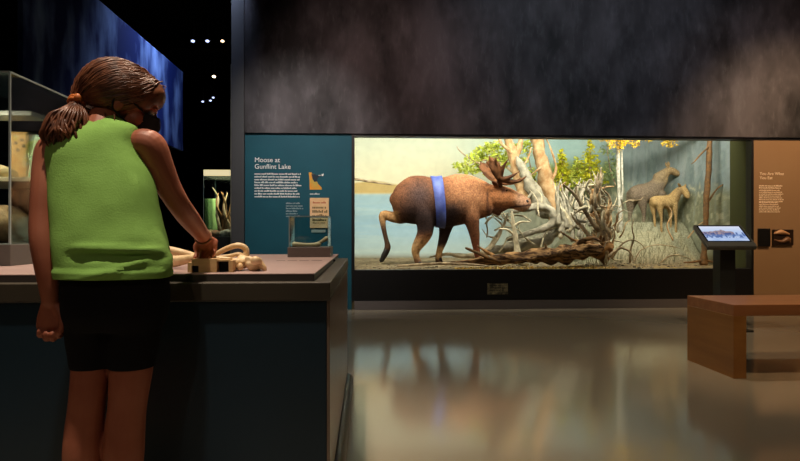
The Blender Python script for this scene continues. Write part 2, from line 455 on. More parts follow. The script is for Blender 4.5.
bk = put('painted_backdrop', bm, attr_mat('backdrop paint', .95, 9, .05, .05), smooth=True, paint=backdrop_paint)
tag(bk, 'curved backdrop painted with pale sky, lake and hazy forest behind the moose', 'painting', kind='thing')

# ground of the diorama
def ground_z(x, y):
    z = OB - .012 + .012 * noise.noise(V((x * 3, y * 3, 0))) + .006 * noise.noise(V((x * 11, y * 11, 2)))
    z += .59 * sst(2.9, 3.7, x) * sst(7.75, 8.5, y) 
    z += .025 * sst(7.1, 7.7, y)
    return z
def ground_paint(p):
    n = fbm(p.x * 4, p.y * 6, 4); n2 = fbm(p.x * 20, p.y * 20, 3, 4)
    col = mix((112, 98, 74), (150, 136, 106), n); col = mix(col, (70, 62, 50), sst(.55, .75, n2) * .7)
    col = mix(col, mix((136, 134, 108), (150, 148, 122), n), sst(2.6, 3.2, p.x) * sst(7.7, 8.1, p.y))
    col = mix(col, (196, 160, 80), sst(.62, .7, fbm(p.x * 9, p.y * 30, 3, 9)) * .6 * sst(1.2, 2, p.x) * (1 - sst(7.5, 7.75, p.y)))
    return col
bm = bmesh.new(); gx, gy = 190, 90; g = []
for i in range(gx + 1):
    col = []
    for j in range(gy + 1):
        x = -1.3 + (OR + 1.25) * i / gx; y = YW + .062 + 2.75 * j / gy
        col.append(bm.verts.new((x, y, ground_z(x, y))))
    g.append(col)
for i in range(gx):
    for j in range(gy): bm.faces.new((g[i][j], g[i + 1][j], g[i + 1][j + 1], g[i][j + 1]))
# skirt so the ground has depth
ext = bmesh.ops.extrude_face_region(bm, geom=bm.faces[:])
for v in [v for v in ext['geom'] if isinstance(v, bmesh.types.BMVert)]: v.co.z = OB - .15
gr = put('shore_ground', bm, attr_mat('shore earth', .95, 40, .3, .1, .6), smooth=True, paint=ground_paint); gr['kind'] = 'structure'

# ------------------------------------------------------------------ moose
def moose_mesh(prof, legs, head, Y, neck=None, W=.2, voxel=.012, fine=4):
    """prof: (px, top, bottom, half-width); legs: list of (points px,py,dy,r)"""
    bm = bmesh.new()
    rows = cat(prof, 4); rs = []
    for px, t, b, hw in rows:
        a = at(px, t, Y); c = at(px, b, Y); mid = (a + c) / 2; h = (a.z - c.z) / 2
        rs.append([mid + V((0, math.sin(k / 20 * 2 * math.pi) * hw * (1 - .18 * math.cos(k / 20 * 2 * math.pi)), math.cos(k / 20 * 2 * math.pi) * h)) for k in range(20)])
    rings(bm, rs)
    for lg in legs:
        tube(bm, [at(x, y, Y) + V((0, dy, 0)) for x, y, dy, r in lg], [q[3] for q in lg], 12, 4)
    for x, y, dy, r, fl in head:
        pass
    return bm
MY = 7.75
prof = [(391.8, 196, 206, .04), (394, 189, 213, .12), (399, 183, 221, .17), (410, 176, 224, .20), (423, 175.3, 225, .215), (434.5, 178, 226, .22), (447, 176, 227.5, .225), (457, 173.6, 226, .22), (470, 174.8, 223, .19), (482, 179.5, 218.5, .15), (491, 184, 216, .12)]
legs = [
 [(412, 206, .07, .13), (403, 216, .1, .11), (394, 217, .12, .072), (383, 214.5, .12, .052), (383.5, 226, .12, .036), (386.5, 240, .12, .031), (388, 247, .12, .042), (385.5, 254, .12, .04), (381.5, 261, .12, .03)],
 [(418, 200, -.06, .15), (424, 218, -.1, .14), (424, 233, -.12, .1), (415.5, 248, -.12, .062), (415.5, 256, -.12, .043), (417.5, 262, -.12, .046), (418, 265.5, -.12, .05)],
 [(452, 208, .06, .13), (447, 226, .1, .1), (444, 240, .1, .062), (440.5, 251, .1, .043), (439.5, 258, .1, .046), (440, 262.5, .1, .05)],
 [(466, 202, -.06, .13), (470, 219, -.1, .11), (473, 234, -.11, .068), (474.5, 246, -.11, .047), (476.5, 256, -.11, .042), (478, 261, -.11, .046), (478.5, 264.5, -.11, .05)]]
bm = moose_mesh(prof, [l[:4] for l in legs], [], MY)
st1 = fuse(bm, .015, 14); bm = bmesh.new(); bm.from_mesh(st1)
for lg in legs: tube(bm, [at(x, y, MY) + V((0, dy, 0)) for x, y, dy, r in lg[1:]], [q[3] * (.9 if i == 0 else 1.06) for i, q in enumerate(lg[1:])], 12, 4)
def mp3(x, y, dy=0): return at(x, y, MY) + V((0, dy, 0))
# head
tube(bm, [mp3(484, 196), mp3(492, 197.5), mp3(500, 198), mp3(508, 198.5), mp3(515, 200.5), mp3(521.5, 203), mp3(525, 203.5)], [.17, .178, .178, .148, .122, .118, .1], 18, 4, .72, axis=(0, 1, 0))
tube(bm, [mp3(488, 204), mp3(494, 208.5), mp3(498.5, 213)], [.12, .085, .04], 10, 4)
tube(bm, [mp3(492, 203.5), mp3(499, 205), mp3(506, 204.5)], [.13, .115, .075], 14, 4, .75, axis=(0, 1, 0))
ball(bm, mp3(522.5, 204.5), (.095, .085, .1), None, 3)
for s in (-1, 1): ball(bm, mp3(504, 190, s * .085), .035, None, 2)
# ears
for s in (-1, 1):
    tube(bm, [mp3(496, 188, s * .07), mp3(492.5, 184.5, s * .15), mp3(488, 181.5, s * .2)], [.028, .042, .008], 10, 4, .45)
tube(bm, [mp3(393, 195), mp3(391, 200), mp3(392, 205)], [.03, .028, .01], 8, 3)
body = fuse(bm, .012, 4)
def fur(p):
    px, py = proj(p); n = fbm(p.x * 5, p.z * 5, 4); n2 = fbm(p.x * 22, p.z * 22, 3, 7)
    col = mix((90, 55, 34), (128, 81, 51), n)
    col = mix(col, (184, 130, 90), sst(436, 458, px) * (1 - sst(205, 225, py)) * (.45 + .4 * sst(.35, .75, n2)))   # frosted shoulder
    col = mix(col, (46, 34, 32), sst(194, 216, py + 10 * (n - .5)) * sst(392, 412, px) * (1 - sst(452, 474, px)) * (1 - sst(228, 238, py)) * .95)   # dark belly fur with its underside shade painted in
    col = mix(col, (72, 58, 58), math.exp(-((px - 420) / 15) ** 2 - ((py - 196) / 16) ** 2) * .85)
    col = mix(col, (150, 96, 58), sst(478, 490, px))
    col = mix(col, (170, 128, 98), sst(510, 520, px))
    col = mix(col, (74, 46, 32), math.exp(-((px - 487.5) / 1.3) ** 2) * sst(188, 194, py) * .7)          # shade line behind the cheek painted into the fur
    col = mix(col, (66, 40, 30), math.exp(-((px - 504) / 3) ** 2 - ((py - 190.5) / 2) ** 2) * .9)
    col = mix(col, (178, 120, 80), math.exp(-((px - 509) / 4) ** 2 - ((py - 189) / 2.2) ** 2) * .6)
    if px > 510: col = mix(col, (58, 36, 30), math.exp(-((py - 206.8 + (px - 516) * .12) / .9) ** 2) * .9)
    if 484 < px < 500 and py < 187 : col = mix(col, (92, 58, 38), sst(484, 488, px) * sst(187, 184, py))
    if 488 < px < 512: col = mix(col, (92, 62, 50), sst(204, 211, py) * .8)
    # pale lower legs
    leg = sst(232, 246, py)
    if px < 402 and py > 208: col = mix(col, mix((186, 142, 94), (80, 58, 42), sst(219, 232, py)), sst(402, 394, px) * sst(209, 212.5, py) if py < 224 else 1); col = mix(col, (38, 32, 30), sst(247, 253, py))
    elif 405 < px < 432 and py > 230: col = mix(col, (190, 148, 100), leg); col = mix(col, (96, 66, 46), sst(255, 263, py))
    elif 432 < px < 455 and py > 228: col = mix((48, 34, 30), (196, 160, 112), sst(242, 250, py)); col = mix(col, (90, 66, 50), sst(256, 262, py))  # far leg's dark upper part is under-body shade painted into the fur
    elif px > 462 and py > 222: col = mix(col, (112, 62, 38), leg)
    return mix(col, mix(col, (40, 26, 18), .5), sst(.55, .8, n2) * .5)
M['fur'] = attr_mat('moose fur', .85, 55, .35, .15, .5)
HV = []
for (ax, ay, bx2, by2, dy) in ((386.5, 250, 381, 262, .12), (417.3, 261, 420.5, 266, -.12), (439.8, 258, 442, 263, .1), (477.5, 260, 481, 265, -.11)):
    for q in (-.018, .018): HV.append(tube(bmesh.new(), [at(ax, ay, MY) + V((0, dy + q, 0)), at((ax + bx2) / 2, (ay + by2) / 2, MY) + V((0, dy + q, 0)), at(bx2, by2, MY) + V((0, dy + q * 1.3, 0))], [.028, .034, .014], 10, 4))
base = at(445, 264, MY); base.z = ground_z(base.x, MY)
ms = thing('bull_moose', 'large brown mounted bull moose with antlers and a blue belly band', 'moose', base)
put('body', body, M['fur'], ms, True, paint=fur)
hm_ = mat('dark hoof', (30, 26, 25), .45)
for h in HV: put('hoof', h, hm_, ms, True)
# blue band lofted just outside the torso outline
def prof_at(x):
    for (a, b) in zip(prof, prof[1:]):
        if a[0] <= x <= b[0]:
            t = (x - a[0]) / (b[0] - a[0]); return [a[i] + (b[i] - a[i]) * t for i in range(4)]
bm = bmesh.new(); rs = []
for off, gr_ in ((0, .006), (0, .018), (4.5, .02), (9.5, .018), (9.5, .006)):
    ring = []
    for k in range(40):
        an = k / 40 * 2 * math.pi; x = 430.5 + off * (1.15 - .2 * (1 - math.cos(an)) / 2) + 5 * (1 - math.cos(an)) / 2
        q = prof_at(x); a = at(x, q[1], MY); c = at(x, q[2], MY); mid = (a + c) / 2; h = (a.z - c.z) / 2
        ring.append(mid + V((0, math.sin(an) * (q[3] + gr_ + .004) * (1 - .18 * math.cos(an)), math.cos(an) * (h + gr_))))
    rs.append(ring)
rings(bm, rs, cap=False)
put('belly_band', bm, mat('blue band', (54, 68, 142), .6, var=(84, 100, 168), vs=9), ms, True, label='blue band round the belly')
# antlers
M['antler'] = mat('antler', (70, 42, 22), .65, spec=.2, var=(112, 70, 38), vs=14)
def antler(s):
    bm = bmesh.new(); d = s
    def q(x, y, dy): return mp3(x, y, d * dy)
    tube(bm, [q(498.5, 187, .05), q(498, 182, .10), q(497, 179, .16)], [.042, .04, .045], 10, 3)
    # palm: a thin curved plate
    tube(bm, [q(498.5, 181, .13), q(495, 175.5, .2), q(491, 169, .25), q(487, 163, .27)], [.045, .075, .085, .055], 14, 4, .26, axis=(.25, -1, .15))
    for tip, mid, r in (((485, 158, .30), (486.5, 164, .27), .024), ((491, 159.5, .31), (491.5, 165, .27), .022), ((482, 163.5, .27), (485, 167, .26), .02),
                        ((503.5, 161.4, .28), (499.5, 169, .22), .024), ((516.5, 172.5, .2), (506, 178.5, .17), .026), ((524, 176.5, .17), (514.5, 182.4, .14), .025), ((518.5, 181.5, .1), (509, 183.5, .12), .02)):
        tube(bm, [q(497.5, 180.5, .14), q(*mid), q(*tip)], [r * 1.6, r * 1.05, .005], 8, 5)
    return fuse(bm, .008, 3)
put('antler', antler(-1), M['antler'], ms, True)
put('antler', antler(1), M['antler'], ms, True)
for s in (-1, 1):
    put('eye', ball(bmesh.new(), mp3(504.5, 191, s * .098), .017, None, 2), mat('glass eye', (12, 8, 6), .15), ms, True)
for s in (-1, 1): put('nostril', ball(bmesh.new(), mp3(526, 201.5, s * .062), (.022, .014, .022), None, 2), mat('dark nostril', (38, 24, 18), .5), ms, True)

# cow and calf
def animal(Yc, pr, lg, hd, ear, label, name, paint_cols, cat_, tailp=None):
    bm = moose_mesh(pr, lg, [], Yc)
    tube(bm, [at(x, y, Yc) + V((0, dy, 0)) for x, y, dy, r in hd], [q[3] for q in hd], 12, 4)
    for e in ear: tube(bm, [at(x, y, Yc) + V((0, dy, 0)) for x, y, dy, r in e], [q[3] for q in e], 8, 4, .5)
    me = fuse(bm, .0075, 4)
    bx_ = sum(q[0] for q in pr) / len(pr); b = at(bx_, lg[0][-1][1], Yc)
    t = thing(name, label, cat_, b)
    def pf(p):
        n = fbm(p.x * 8, p.z * 8, 4); px, py = proj(p)
        return paint_cols(px, py, n)
    put('body', me, M['fur'], t, True, paint=pf)
    for s in (-1, 1):
        h = hd[-2]; e = at(h[0] - 1.5, h[1] - 1.0, Yc) + V((0, s * h[3] * .8, 0))
        put('eye', ball(bmesh.new(), e, .008, None, 2), mat('dark eye', (20, 15, 12), .2), t, True)
    return t
CY = 8.55
animal(CY, [(628.8, 192, 198, .04), (631, 187.5, 202, .1), (638, 184.4, 203.5, .13), (646, 183, 203.5, .135), (652, 179.5, 203, .125), (657, 175, 200, .105), (662, 171, 192, .085), (666, 169, 184, .07)],
       [[(635, 194, .04, .11), (633, 204, .06, .075), (632, 211, .06, .04), (631.5, 217, .06, .028), (631.5, 224, .06, .024)],
        [(640, 196, -.05, .1), (641, 206, -.06, .06), (642, 214, -.06, .03), (641.5, 224, -.06, .024)],
        [(655, 196, .05, .08), (656, 206, .05, .045), (656, 214, .05, .026), (656, 224, .05, .022)],
        [(659, 194, -.05, .08), (660, 204, -.05, .045), (660.5, 212, -.05, .026), (660.5, 224, -.05, .022)]],
       [(659, 179, 0, .105), (664.5, 173.8, 0, .076), (669, 170.8, 0, .06), (673, 171.5, 0, .054), (676.5, 173.4, 0, .047), (678, 174.3, 0, .036)],
       [[(667.5, 168.5, -.03, .015), (666, 164.6, -.07, .026), (664.8, 161.4, -.09, .005)], [(669.5, 168, .03, .015), (668.8, 164.5, .07, .026), (668.5, 161, .09, .005)]],
       'dusky brown cow moose standing uphill with raised head behind the calf', 'cow_moose',
       lambda px, py, n: mix(mix(mix((106, 92, 76), (122, 108, 88), n), (146, 126, 92), sst(650, 657, px) * sst(186, 178, py) * .7), (156, 130, 90), sst(662, 670, px) * .8), 'moose')
KY = 8.3
animal(KY, [(650.4, 199, 203, .03), (652, 197, 206, .07), (657, 195.6, 208, .085), (664, 195.4, 208.5, .085), (671, 194, 208.5, .08), (676, 191, 205, .065), (679, 189, 199, .05)],
       [[(655, 203, .04, .07), (654.5, 210, .04, .038), (655.5, 216, .04, .02), (656, 223, .04, .018), (656.5, 232, .04, .018)],
        [(658, 204, -.04, .06), (659, 212, -.04, .034), (660, 218, -.04, .02), (660, 225, -.04, .018), (660, 232, -.04, .018)],
        [(670, 204, .04, .055), (671.5, 213, .04, .03), (672, 220, .04, .02), (672, 231, .04, .018)],
        [(673, 204, -.04, .05), (674, 213, -.04, .03), (674.5, 220, -.04, .02), (674.5, 232, -.04, .018)]],
       [(674, 197, 0, .08), (678.5, 191.5, 0, .062), (681.5, 189.8, -.03, .058), (682.8, 192.5, -.07, .048), (683.4, 196, -.1, .04), (683.6, 197.6, -.115, .03)],
       [[(679.5, 188, -.03, .014), (677, 185, -.06, .026), (675, 183.2, -.07, .005)], [(684, 188, .02, .014), (686.4, 185.6, .04, .024), (687.8, 183.4, .05, .005)]],
       'small tan moose calf with pricked ears in front of the cow', 'moose_calf',
       lambda px, py, n: mix(mix((150, 122, 78), (170, 142, 94), n), (124, 104, 74), sst(674, 679, px) * (1 - sst(681, 684, px)) * .5), 'moose')

# ------------------------------------------------------------------ trees, driftwood
def wood(name, c1, c2, st=(1, 1, 1), vs=14): return mat(name, c1, .85, spec=.15, var=c2, vs=vs, bump=.6, bs=30, stretch=st)
W = {'grey': wood('weathered grey wood', (122, 116, 98), (168, 160, 138)), 'pale': wood('bleached driftwood', (158, 146, 118), (214, 200, 164)),
     'tan': wood('sunlit tan bark', (162, 124, 82), (194, 164, 122)), 'log': mat('flaking log bark', (70, 50, 36), .9, spec=.1, var=(164, 126, 84), vs=7, bump=1.0, bs=16, stretch=(1, 5, 5), lo=.42, hi=.62), 'dark': wood('dark rotten wood', (92, 64, 40), (170, 126, 78), vs=9), 'brown': wood('brown root bark', (122, 104, 80), (194, 172, 136)),  # tan: plain bark colour
     'birch': wood('pale birch bark', (206, 202, 182), (150, 146, 128), vs=24), 'rust': wood('rusty bark', (128, 94, 58), (96, 76, 54), vs=20)}
def pt(x, y, Y): return at(x, y, Y)
def log(name, label, cat_, m, stems, group=None, parts='branch', rough=.5, seg=10):
    """first stem is the thing's own trunk, the rest are its branches"""
    p0 = stems[0][0]; zb = min(at(p[0], p[1], p[2]).z - p[3] for p in stems[0]); b = at(*p0[:3]); b.z = zb
    t = thing(name, label, cat_, b, group)
    for i, s in enumerate(stems):
        bm = tube(bmesh.new(), [at(p[0], p[1], p[2]) for p in s], [p[3] for p in s], seg if i == 0 else 7, 6, rough=rough)
        put('trunk' if i == 0 else parts, bm, m, t, True)
    return t
log('leaning_tree', 'thick leaning tan tree trunk reaching the top of the diorama', 'tree', W['tan'],
    [[(556, 216, 8.8, .14), (551, 200, 8.8, .13), (545, 176, 8.8, .11), (540, 155, 8.8, .095), (535, 132, 8.8, .085)],
     [(548, 185, 8.8, .03), (556, 170, 8.75, .02), (552, 152, 8.7, .014), (546, 138, 8.7, .01)], [(552, 196, 8.75, .03), (561, 186, 8.7, .015), (566, 182, 8.7, .006)], [(543, 165, 8.75, .02), (535, 172, 8.7, .012), (530, 176, 8.7, .006)]])
log('leaning_tree', 'split tan trunk rising just behind the antlers', 'tree', W['tan'],
    [[(528, 205, 8.6, .09), (522, 186, 8.6, .09), (516, 166, 8.6, .085), (511, 150, 8.6, .07), (507, 132, 8.6, .06)],
     [(514, 160, 8.6, .04), (519, 148, 8.6, .05), (522, 136, 8.6, .04)], [(511, 152, 8.55, .03), (502, 144, 8.5, .022), (497, 134, 8.5, .015)], [(518, 172, 8.55, .025), (527, 160, 8.5, .016), (531, 148, 8.5, .01)]])
log('leaning_tree', 'broad grey trunk slanting down behind the moose muzzle', 'tree', W['grey'],
    [[(545, 210, 8.45, .12), (538, 199, 8.45, .11), (529, 182, 8.45, .085), (521, 166, 8.45, .06), (517, 157, 8.45, .02)], [(533, 190, 8.4, .02), (527, 199, 8.35, .014), (520, 202, 8.3, .008)]])
log('bent_root', 'great bent grey root curving like a hook behind the moose muzzle', 'driftwood', W['grey'],
    [[(512, 211, 8.02, .035), (526, 208.5, 8.02, .05), (541, 207, 8.02, .058), (551, 211, 8.02, .06), (554, 219, 8.02, .058), (547, 227, 8.02, .052), (530, 233, 8.02, .042), (508, 239, 8.02, .03)]])
log('driftwood_log', 'long smooth pale log rising from the water to the root tangle', 'driftwood', W['grey'],
    [[(486, 252, 8.22, .05), (505, 248.5, 8.22, .07), (525, 245, 8.22, .09), (545, 239, 8.22, .095), (556, 229, 8.22, .08), (562, 212, 8.2, .058), (565, 197, 8.18, .042), (570, 184, 8.15, .012)],
     [(558, 224, 8.15, .04), (568, 208, 8.1, .026), (574, 192, 8.05, .01)], [(552, 235, 8.15, .04), (570, 226, 8.1, .026), (586, 221, 8.05, .01)], [(561, 214, 8.15, .03), (556, 199, 8.1, .018), (557, 186, 8.05, .006)]])
log('driftwood_branch', 'pale forked driftwood sapling with flared foot in front of the bent root', 'driftwood', W['pale'],
    [[(524, 263, 7.6, .075), (519, 257, 7.6, .05), (516.5, 245, 7.6, .035), (514.5, 232, 7.6, .032), (513, 222, 7.6, .025), (512, 212, 7.6, .012)],
     [(515, 236, 7.6, .02), (508, 230, 7.58, .015), (499, 229, 7.56, .008)], [(514, 226, 7.6, .02), (521, 222, 7.58, .014), (530, 222, 7.56, .006)], [(520, 258, 7.6, .03), (510, 262, 7.55, .02), (504, 264, 7.5, .012)]])
log('driftwood_branch', 'long pale curved branch sloping down beside the front hooves', 'driftwood', W['pale'],
    [[(508, 213, 7.9, .01), (504, 224, 7.9, .02), (498, 236, 7.9, .03), (489, 248, 7.9, .035), (478, 255, 7.9, .036), (462, 256, 7.9, .03), (447, 254, 7.9, .02), (430, 257, 7.9, .01)],
     [(497, 238, 7.9, .018), (488, 236, 7.88, .01), (482, 229, 7.86, .005)], [(503, 226, 7.9, .014), (496, 219, 7.88, .008), (490, 217, 7.86, .004)]])
rr = random.Random(4)
tg = thing('root_tangle', 'tangle of thin pale roots below the moose head', 'driftwood', at(500, 256, 8.0))
for k in range(15):
    x0 = rr.uniform(484, 545); y0 = rr.uniform(212, 252); Y0 = rr.uniform(7.9, 8.1); ps = [(x0, y0)]
    an = rr.uniform(-2.6, -.4)
    for j in range(4):
        an += rr.uniform(-.7, .7); ps.append((ps[-1][0] + 9 * math.cos(an), ps[-1][1] + 7 * math.sin(an)))
    put('root', tube(bmesh.new(), [at(x, min(y, 258), Y0 + .02 * i) for i, (x, y) in enumerate(ps)], [.012, .011, .010, .007, .003], 6, 5, rough=.2), W['pale'], tg, True)
# fallen log in the foreground
fl = log('fallen_log', 'dark brown rotten fallen log along the front of the ground', 'log', W['log'],
    [[(452, 263.5, 7.3, .022), (470, 262, 7.3, .035), (492, 260, 7.3, .055), (515, 258.5, 7.3, .07), (540, 256.5, 7.3, .09), (562, 254.5, 7.3, .105), (578, 252, 7.3, .10), (592, 250, 7.32, .085), (600, 249, 7.34, .05)],
     [(545, 254, 7.3, .02), (546, 247, 7.28, .018), (545, 244, 7.27, .008)], [(570, 248, 7.3, .03), (582, 241, 7.25, .03), (592, 238, 7.22, .022), (600, 241, 7.2, .012)]], rough=.9, seg=16)
log('driftwood_branch', 'thin brown stick propped against the fallen log', 'driftwood', W['rust'],
    [[(466, 248, 7.25, .012), (474, 251.5, 7.25, .018), (487, 257, 7.25, .022), (500, 262, 7.25, .014)]])
log('driftwood_branch', 'short dark stick crossing behind the thin brown stick', 'driftwood', W['dark'],
    [[(478, 246, 7.5, .01), (487, 252, 7.5, .018), (497, 257, 7.45, .02), (506, 258, 7.4, .01)]])
log('driftwood_branch', 'flat grey drift stick lying under the moose hooves', 'driftwood', W['brown'],
    [[(398, 266, 7.3, .012), (420, 264.5, 7.3, .018), (445, 263.5, 7.3, .02), (470, 264.5, 7.25, .016), (488, 266, 7.2, .01)]])
log('driftwood_branch', 'bare twig slanting into the sky over the far shore', 'driftwood', W['brown'],
    [[(340, 177, 8.9, .02), (358, 179.5, 8.9, .018), (372, 182, 8.9, .014), (386, 184, 8.9, .011), (394, 185, 8.9, .006)]])
log('driftwood_branch', 'small bare branch at the edge of the yellow green leaves', 'driftwood', W['brown'],
    [[(492, 170, 8.9, .02), (476, 162, 8.9, .013), (466, 156, 8.9, .01), (459, 150, 8.9, .008), (457, 146, 8.9, .004)]])
# root wad
rw = thing('root_wad', 'big upturned stump with a spray of brown and bleached roots', 'stump', at(606, 264, 7.55))
bm = bmesh.new()
tube(bm, [at(604, 258, 7.55), at(603, 245, 7.55), at(600, 225, 7.6), at(597, 205, 7.65), at(593, 190, 7.7)], [.07, .10, .10, .07, .02], 14, 5, rough=1.2)
ball(bm, at(598, 253, 7.55), (.11, .12, .08), None, 3)
put('stump_core', fuse(bm, .02, 2), W['dark'], rw, True)
big = [([(604, 235), (592, 222), (583, 208), (577, 198), (570, 190), (563, 184)], [.07, .06, .045, .04, .03, .012], 'brown'),
       ([(606, 252), (592, 240), (583, 228), (574, 219), (571, 213)], [.07, .055, .045, .03, .01], 'brown'),
       ([(600, 246), (588, 243), (574, 240), (564, 234), (560, 231)], [.05, .04, .03, .02, .008], 'dark'),
       ([(604, 228), (601, 208), (599, 194), (601, 184), (603, 174)], [.06, .05, .04, .03, .015], 'pale'),
       ([(598, 210), (592, 196), (586, 188), (590, 180), (596, 186)], [.05, .04, .03, .025, .012], 'pale'),
       ([(606, 222), (611, 208), (609, 196), (604, 190), (606, 184)], [.05, .035, .03, .02, .01], 'brown'),
       ([(608, 240), (616, 226), (618, 214), (624, 210)], [.05, .035, .025, .01], 'brown'),
       ([(606, 262), (604, 244), (606, 226), (602, 212), (604, 200)], [.05, .045, .04, .03, .012], 'pale'),
       ([(610, 256), (620, 248), (630, 252), (634, 262)], [.05, .03, .022, .012], 'brown'),
       ([(592, 252), (584, 247), (578, 250), (576, 258)], [.05, .045, .04, .02], 'pale'),
       ([(612, 258), (622, 244), (632, 240), (640, 243), (646, 250)], [.03, .022, .018, .014, .006], 'brown'),
       ([(630, 262), (631, 248), (634, 238), (632, 228), (634, 218)], [.03, .025, .018, .014, .006], 'brown'),
       ([(588, 214), (580, 200), (578, 190), (584, 182)], [.03, .03, .02, .008], 'pale'),
       ([(596, 222), (586, 214), (576, 210), (570, 204), (568, 196)], [.03, .03, .02, .015, .006], 'pale')]
for ps, rd, m in big:
    Y0 = 7.5 + rr.uniform(-.12, .12)
    put('root', tube(bmesh.new(), [at(x, y, Y0 - .03 * i) for i, (x, y) in enumerate(ps)], [.54 * q for q in rd], 9, 6, rough=.35), W[m], rw, True)
for k in range(56):
    x0 = rr.gauss(601, 10); y0 = rr.uniform(188, 258); an = rr.uniform(-3.0, 1.2) ; ps = [(x0, y0)]; Y0 = 7.45 + rr.uniform(-.1, .15)
    for j in range(rr.randint(3, 4)):
        an += rr.uniform(-.9, .9); l = rr.uniform(4, 8); ps.append((ps[-1][0] + l * math.cos(an), min(262, ps[-1][1] + l * math.sin(an))))
    r0 = rr.uniform(.008, .02)
    put('root', tube(bmesh.new(), [at(x, y, Y0 + rr.uniform(-.03, .03)) for x, y in ps], [1.35 * r0 * (1 - .24 * i) for i in range(len(ps))], 6, 5, rough=.5), W[rr.choice(['pale', 'brown', 'pale', 'grey', 'pale', 'tan'])], rw, True)
for k in range(20):
    y0 = rr.uniform(186, 254); x0 = 597 + (y0 - 186) * .08 + rr.uniform(-7, 9); an = rr.uniform(-2.3, -.9); l = rr.uniform(10, 22); Y0 = 7.42 + rr.uniform(-.06, .06)
    put('root', tube(bmesh.new(), [at(x0, y0, Y0), at(x0 + .5 * l * math.cos(an) + rr.uniform(-1.5, 1.5), y0 + .5 * l * math.sin(an), Y0 - .03), at(x0 + 1.2 * l * math.cos(an), y0 + 1.2 * l * math.sin(an), Y0)], [.022, .02, .004], 8, 5, .7, rough=.6), W[rr.choice(['pale', 'brown', 'tan'])], rw, True)
# bleached roots further back, left of the stump
bw = thing('root_spray', 'bleached grey roots fanning up behind the stump', 'driftwood', at(580, 240, 8.0))
for k in range(20):
    x0 = rr.uniform(556, 600); ps = [(x0, rr.uniform(222, 240))]; an = rr.uniform(-2.2, -1.0)
    for j in range(4): an += rr.uniform(-.5, .5); ps.append((ps[-1][0] + 10 * math.cos(an), ps[-1][1] + 12 * math.sin(an)))
    put('root', tube(bmesh.new(), [at(x, max(y, 178), 7.95 + .03 * i) for i, (x, y) in enumerate(ps)], [.036, .028, .02, .012, .004], 7, 5, rough=.4), W[rr.choice(['grey', 'grey', 'pale'])], bw, True)
# birches and thin trunks to the right
log('birch_tree', 'slim white birch trunk left of the cow moose', 'tree', W['birch'],
    [[(620, 232, 8.3, .03), (620, 215, 8.3, .028), (619, 190, 8.3, .026), (618.5, 165, 8.3, .026), (618, 132, 8.3, .026)], [(620, 205, 8.3, .014), (622.5, 190, 8.28, .014), (622, 165, 8.26, .013), (621.5, 134, 8.26, .012)]])
log('bare_tree', 'rusty trunk with flared foot behind the touch screen kiosk', 'tree', W['rust'],
    [[(703, 263, 7.55, .06), (703.5, 257, 7.55, .04), (705, 240, 7.55, .035), (706, 215, 7.55, .035), (707, 190, 7.55, .036), (709, 165, 7.55, .036), (710, 134, 7.55, .038)],
     [(709, 146, 7.55, .014), (701, 154, 7.5, .011), (694, 162, 7.48, .009), (691, 164, 7.47, .004)], [(706, 205, 7.55, .012), (716, 190, 7.55, .01), (724, 184, 7.55, .008), (733, 178, 7.5, .005)],
     [(703, 260, 7.55, .02), (694, 262, 7.5, .014), (684, 262.5, 7.5, .008)], [(704, 260, 7.55, .02), (714, 262, 7.5, .014), (722, 263, 7.5, .008)]])
for ps, lb in (([(634, 262, 7.45, .012), (641, 250, 7.45, .01), (655, 245, 7.45, .009), (670, 246, 7.45, .008), (682, 249, 7.45, .004)], 'thin arching twig on the ground below the calf'),
               ([(660, 263, 7.4, .012), (668, 257, 7.4, .012), (678, 255, 7.4, .01), (690, 259, 7.4, .006)], 'dark twig lying on the ground left of the rusty trunk'),
               ([(673, 240, 8.0, .014), (667, 226, 8.0, .012), (672, 214, 8.0, .01), (668, 205, 8.0, .006)], 'pale upright dead twig in front of the calf'),
               ([(688, 238, 8.0, .014), (698, 226, 8.0, .012), (708, 220, 8.0, .01), (722, 218, 8.0, .006)], 'pale bent twig between the calf and rusty trunk')):
    log('driftwood_branch', lb, 'driftwood', W['tan' if 'pale' in lb else 'brown'], [[(x, y, Y, r * .7) for x, y, Y, r in ps]])
# foliage
M['leafy'] = mat('yellow green leaves', (160, 178, 60), .8, var=(216, 218, 104), vs=9, spec=.1); M['larch'] = mat('gold green needles', (166, 176, 36), .8, var=(224, 212, 60), vs=7, spec=.1)
M['gold'] = mat('golden needles', (214, 168, 40), .8, var=(236, 206, 84), vs=9, spec=.1)
rf = random.Random(12)
def bough(name, label, Y, blobs, m, size, dens, stems, wm):
    b = at(blobs[0][0], blobs[0][1], Y); t = thing(name, label, 'tree', b)
    bm = bmesh.new()
    for x, y, rx, ry in blobs:
        k = Y / FP; leaves(bm, at(x, y, Y), (rx * k, .12, ry * k), int(rx * ry * dens * 1.7), size * 1.1, rf)
    f = put('foliage', bm, m, t, kind='stuff')
    for s in stems:
        put('branch', tube(bmesh.new(), [at(x, y, Y) for x, y, r in s], [q[2] for q in s], 6, 5), wm, t, True)
    return t
bough('leafy_bough', 'yellow green leafy bough above the moose shoulders', 8.95,
      [(463, 166, 12, 4), (474, 158, 10, 6), (484, 152, 12, 7), (494, 146, 12, 5), (500, 160, 14, 9), (480, 168, 12, 5), (492, 172, 10, 7), (512, 150, 8, 8), (468, 171, 12, 3)], M['leafy'], .034, 1.3,
      [[(520, 178, .03), (505, 166, .022), (490, 160, .016), (472, 163, .01), (456, 168, .004)], [(505, 166, .018), (494, 152, .012), (484, 145, .005)]], W['brown'])
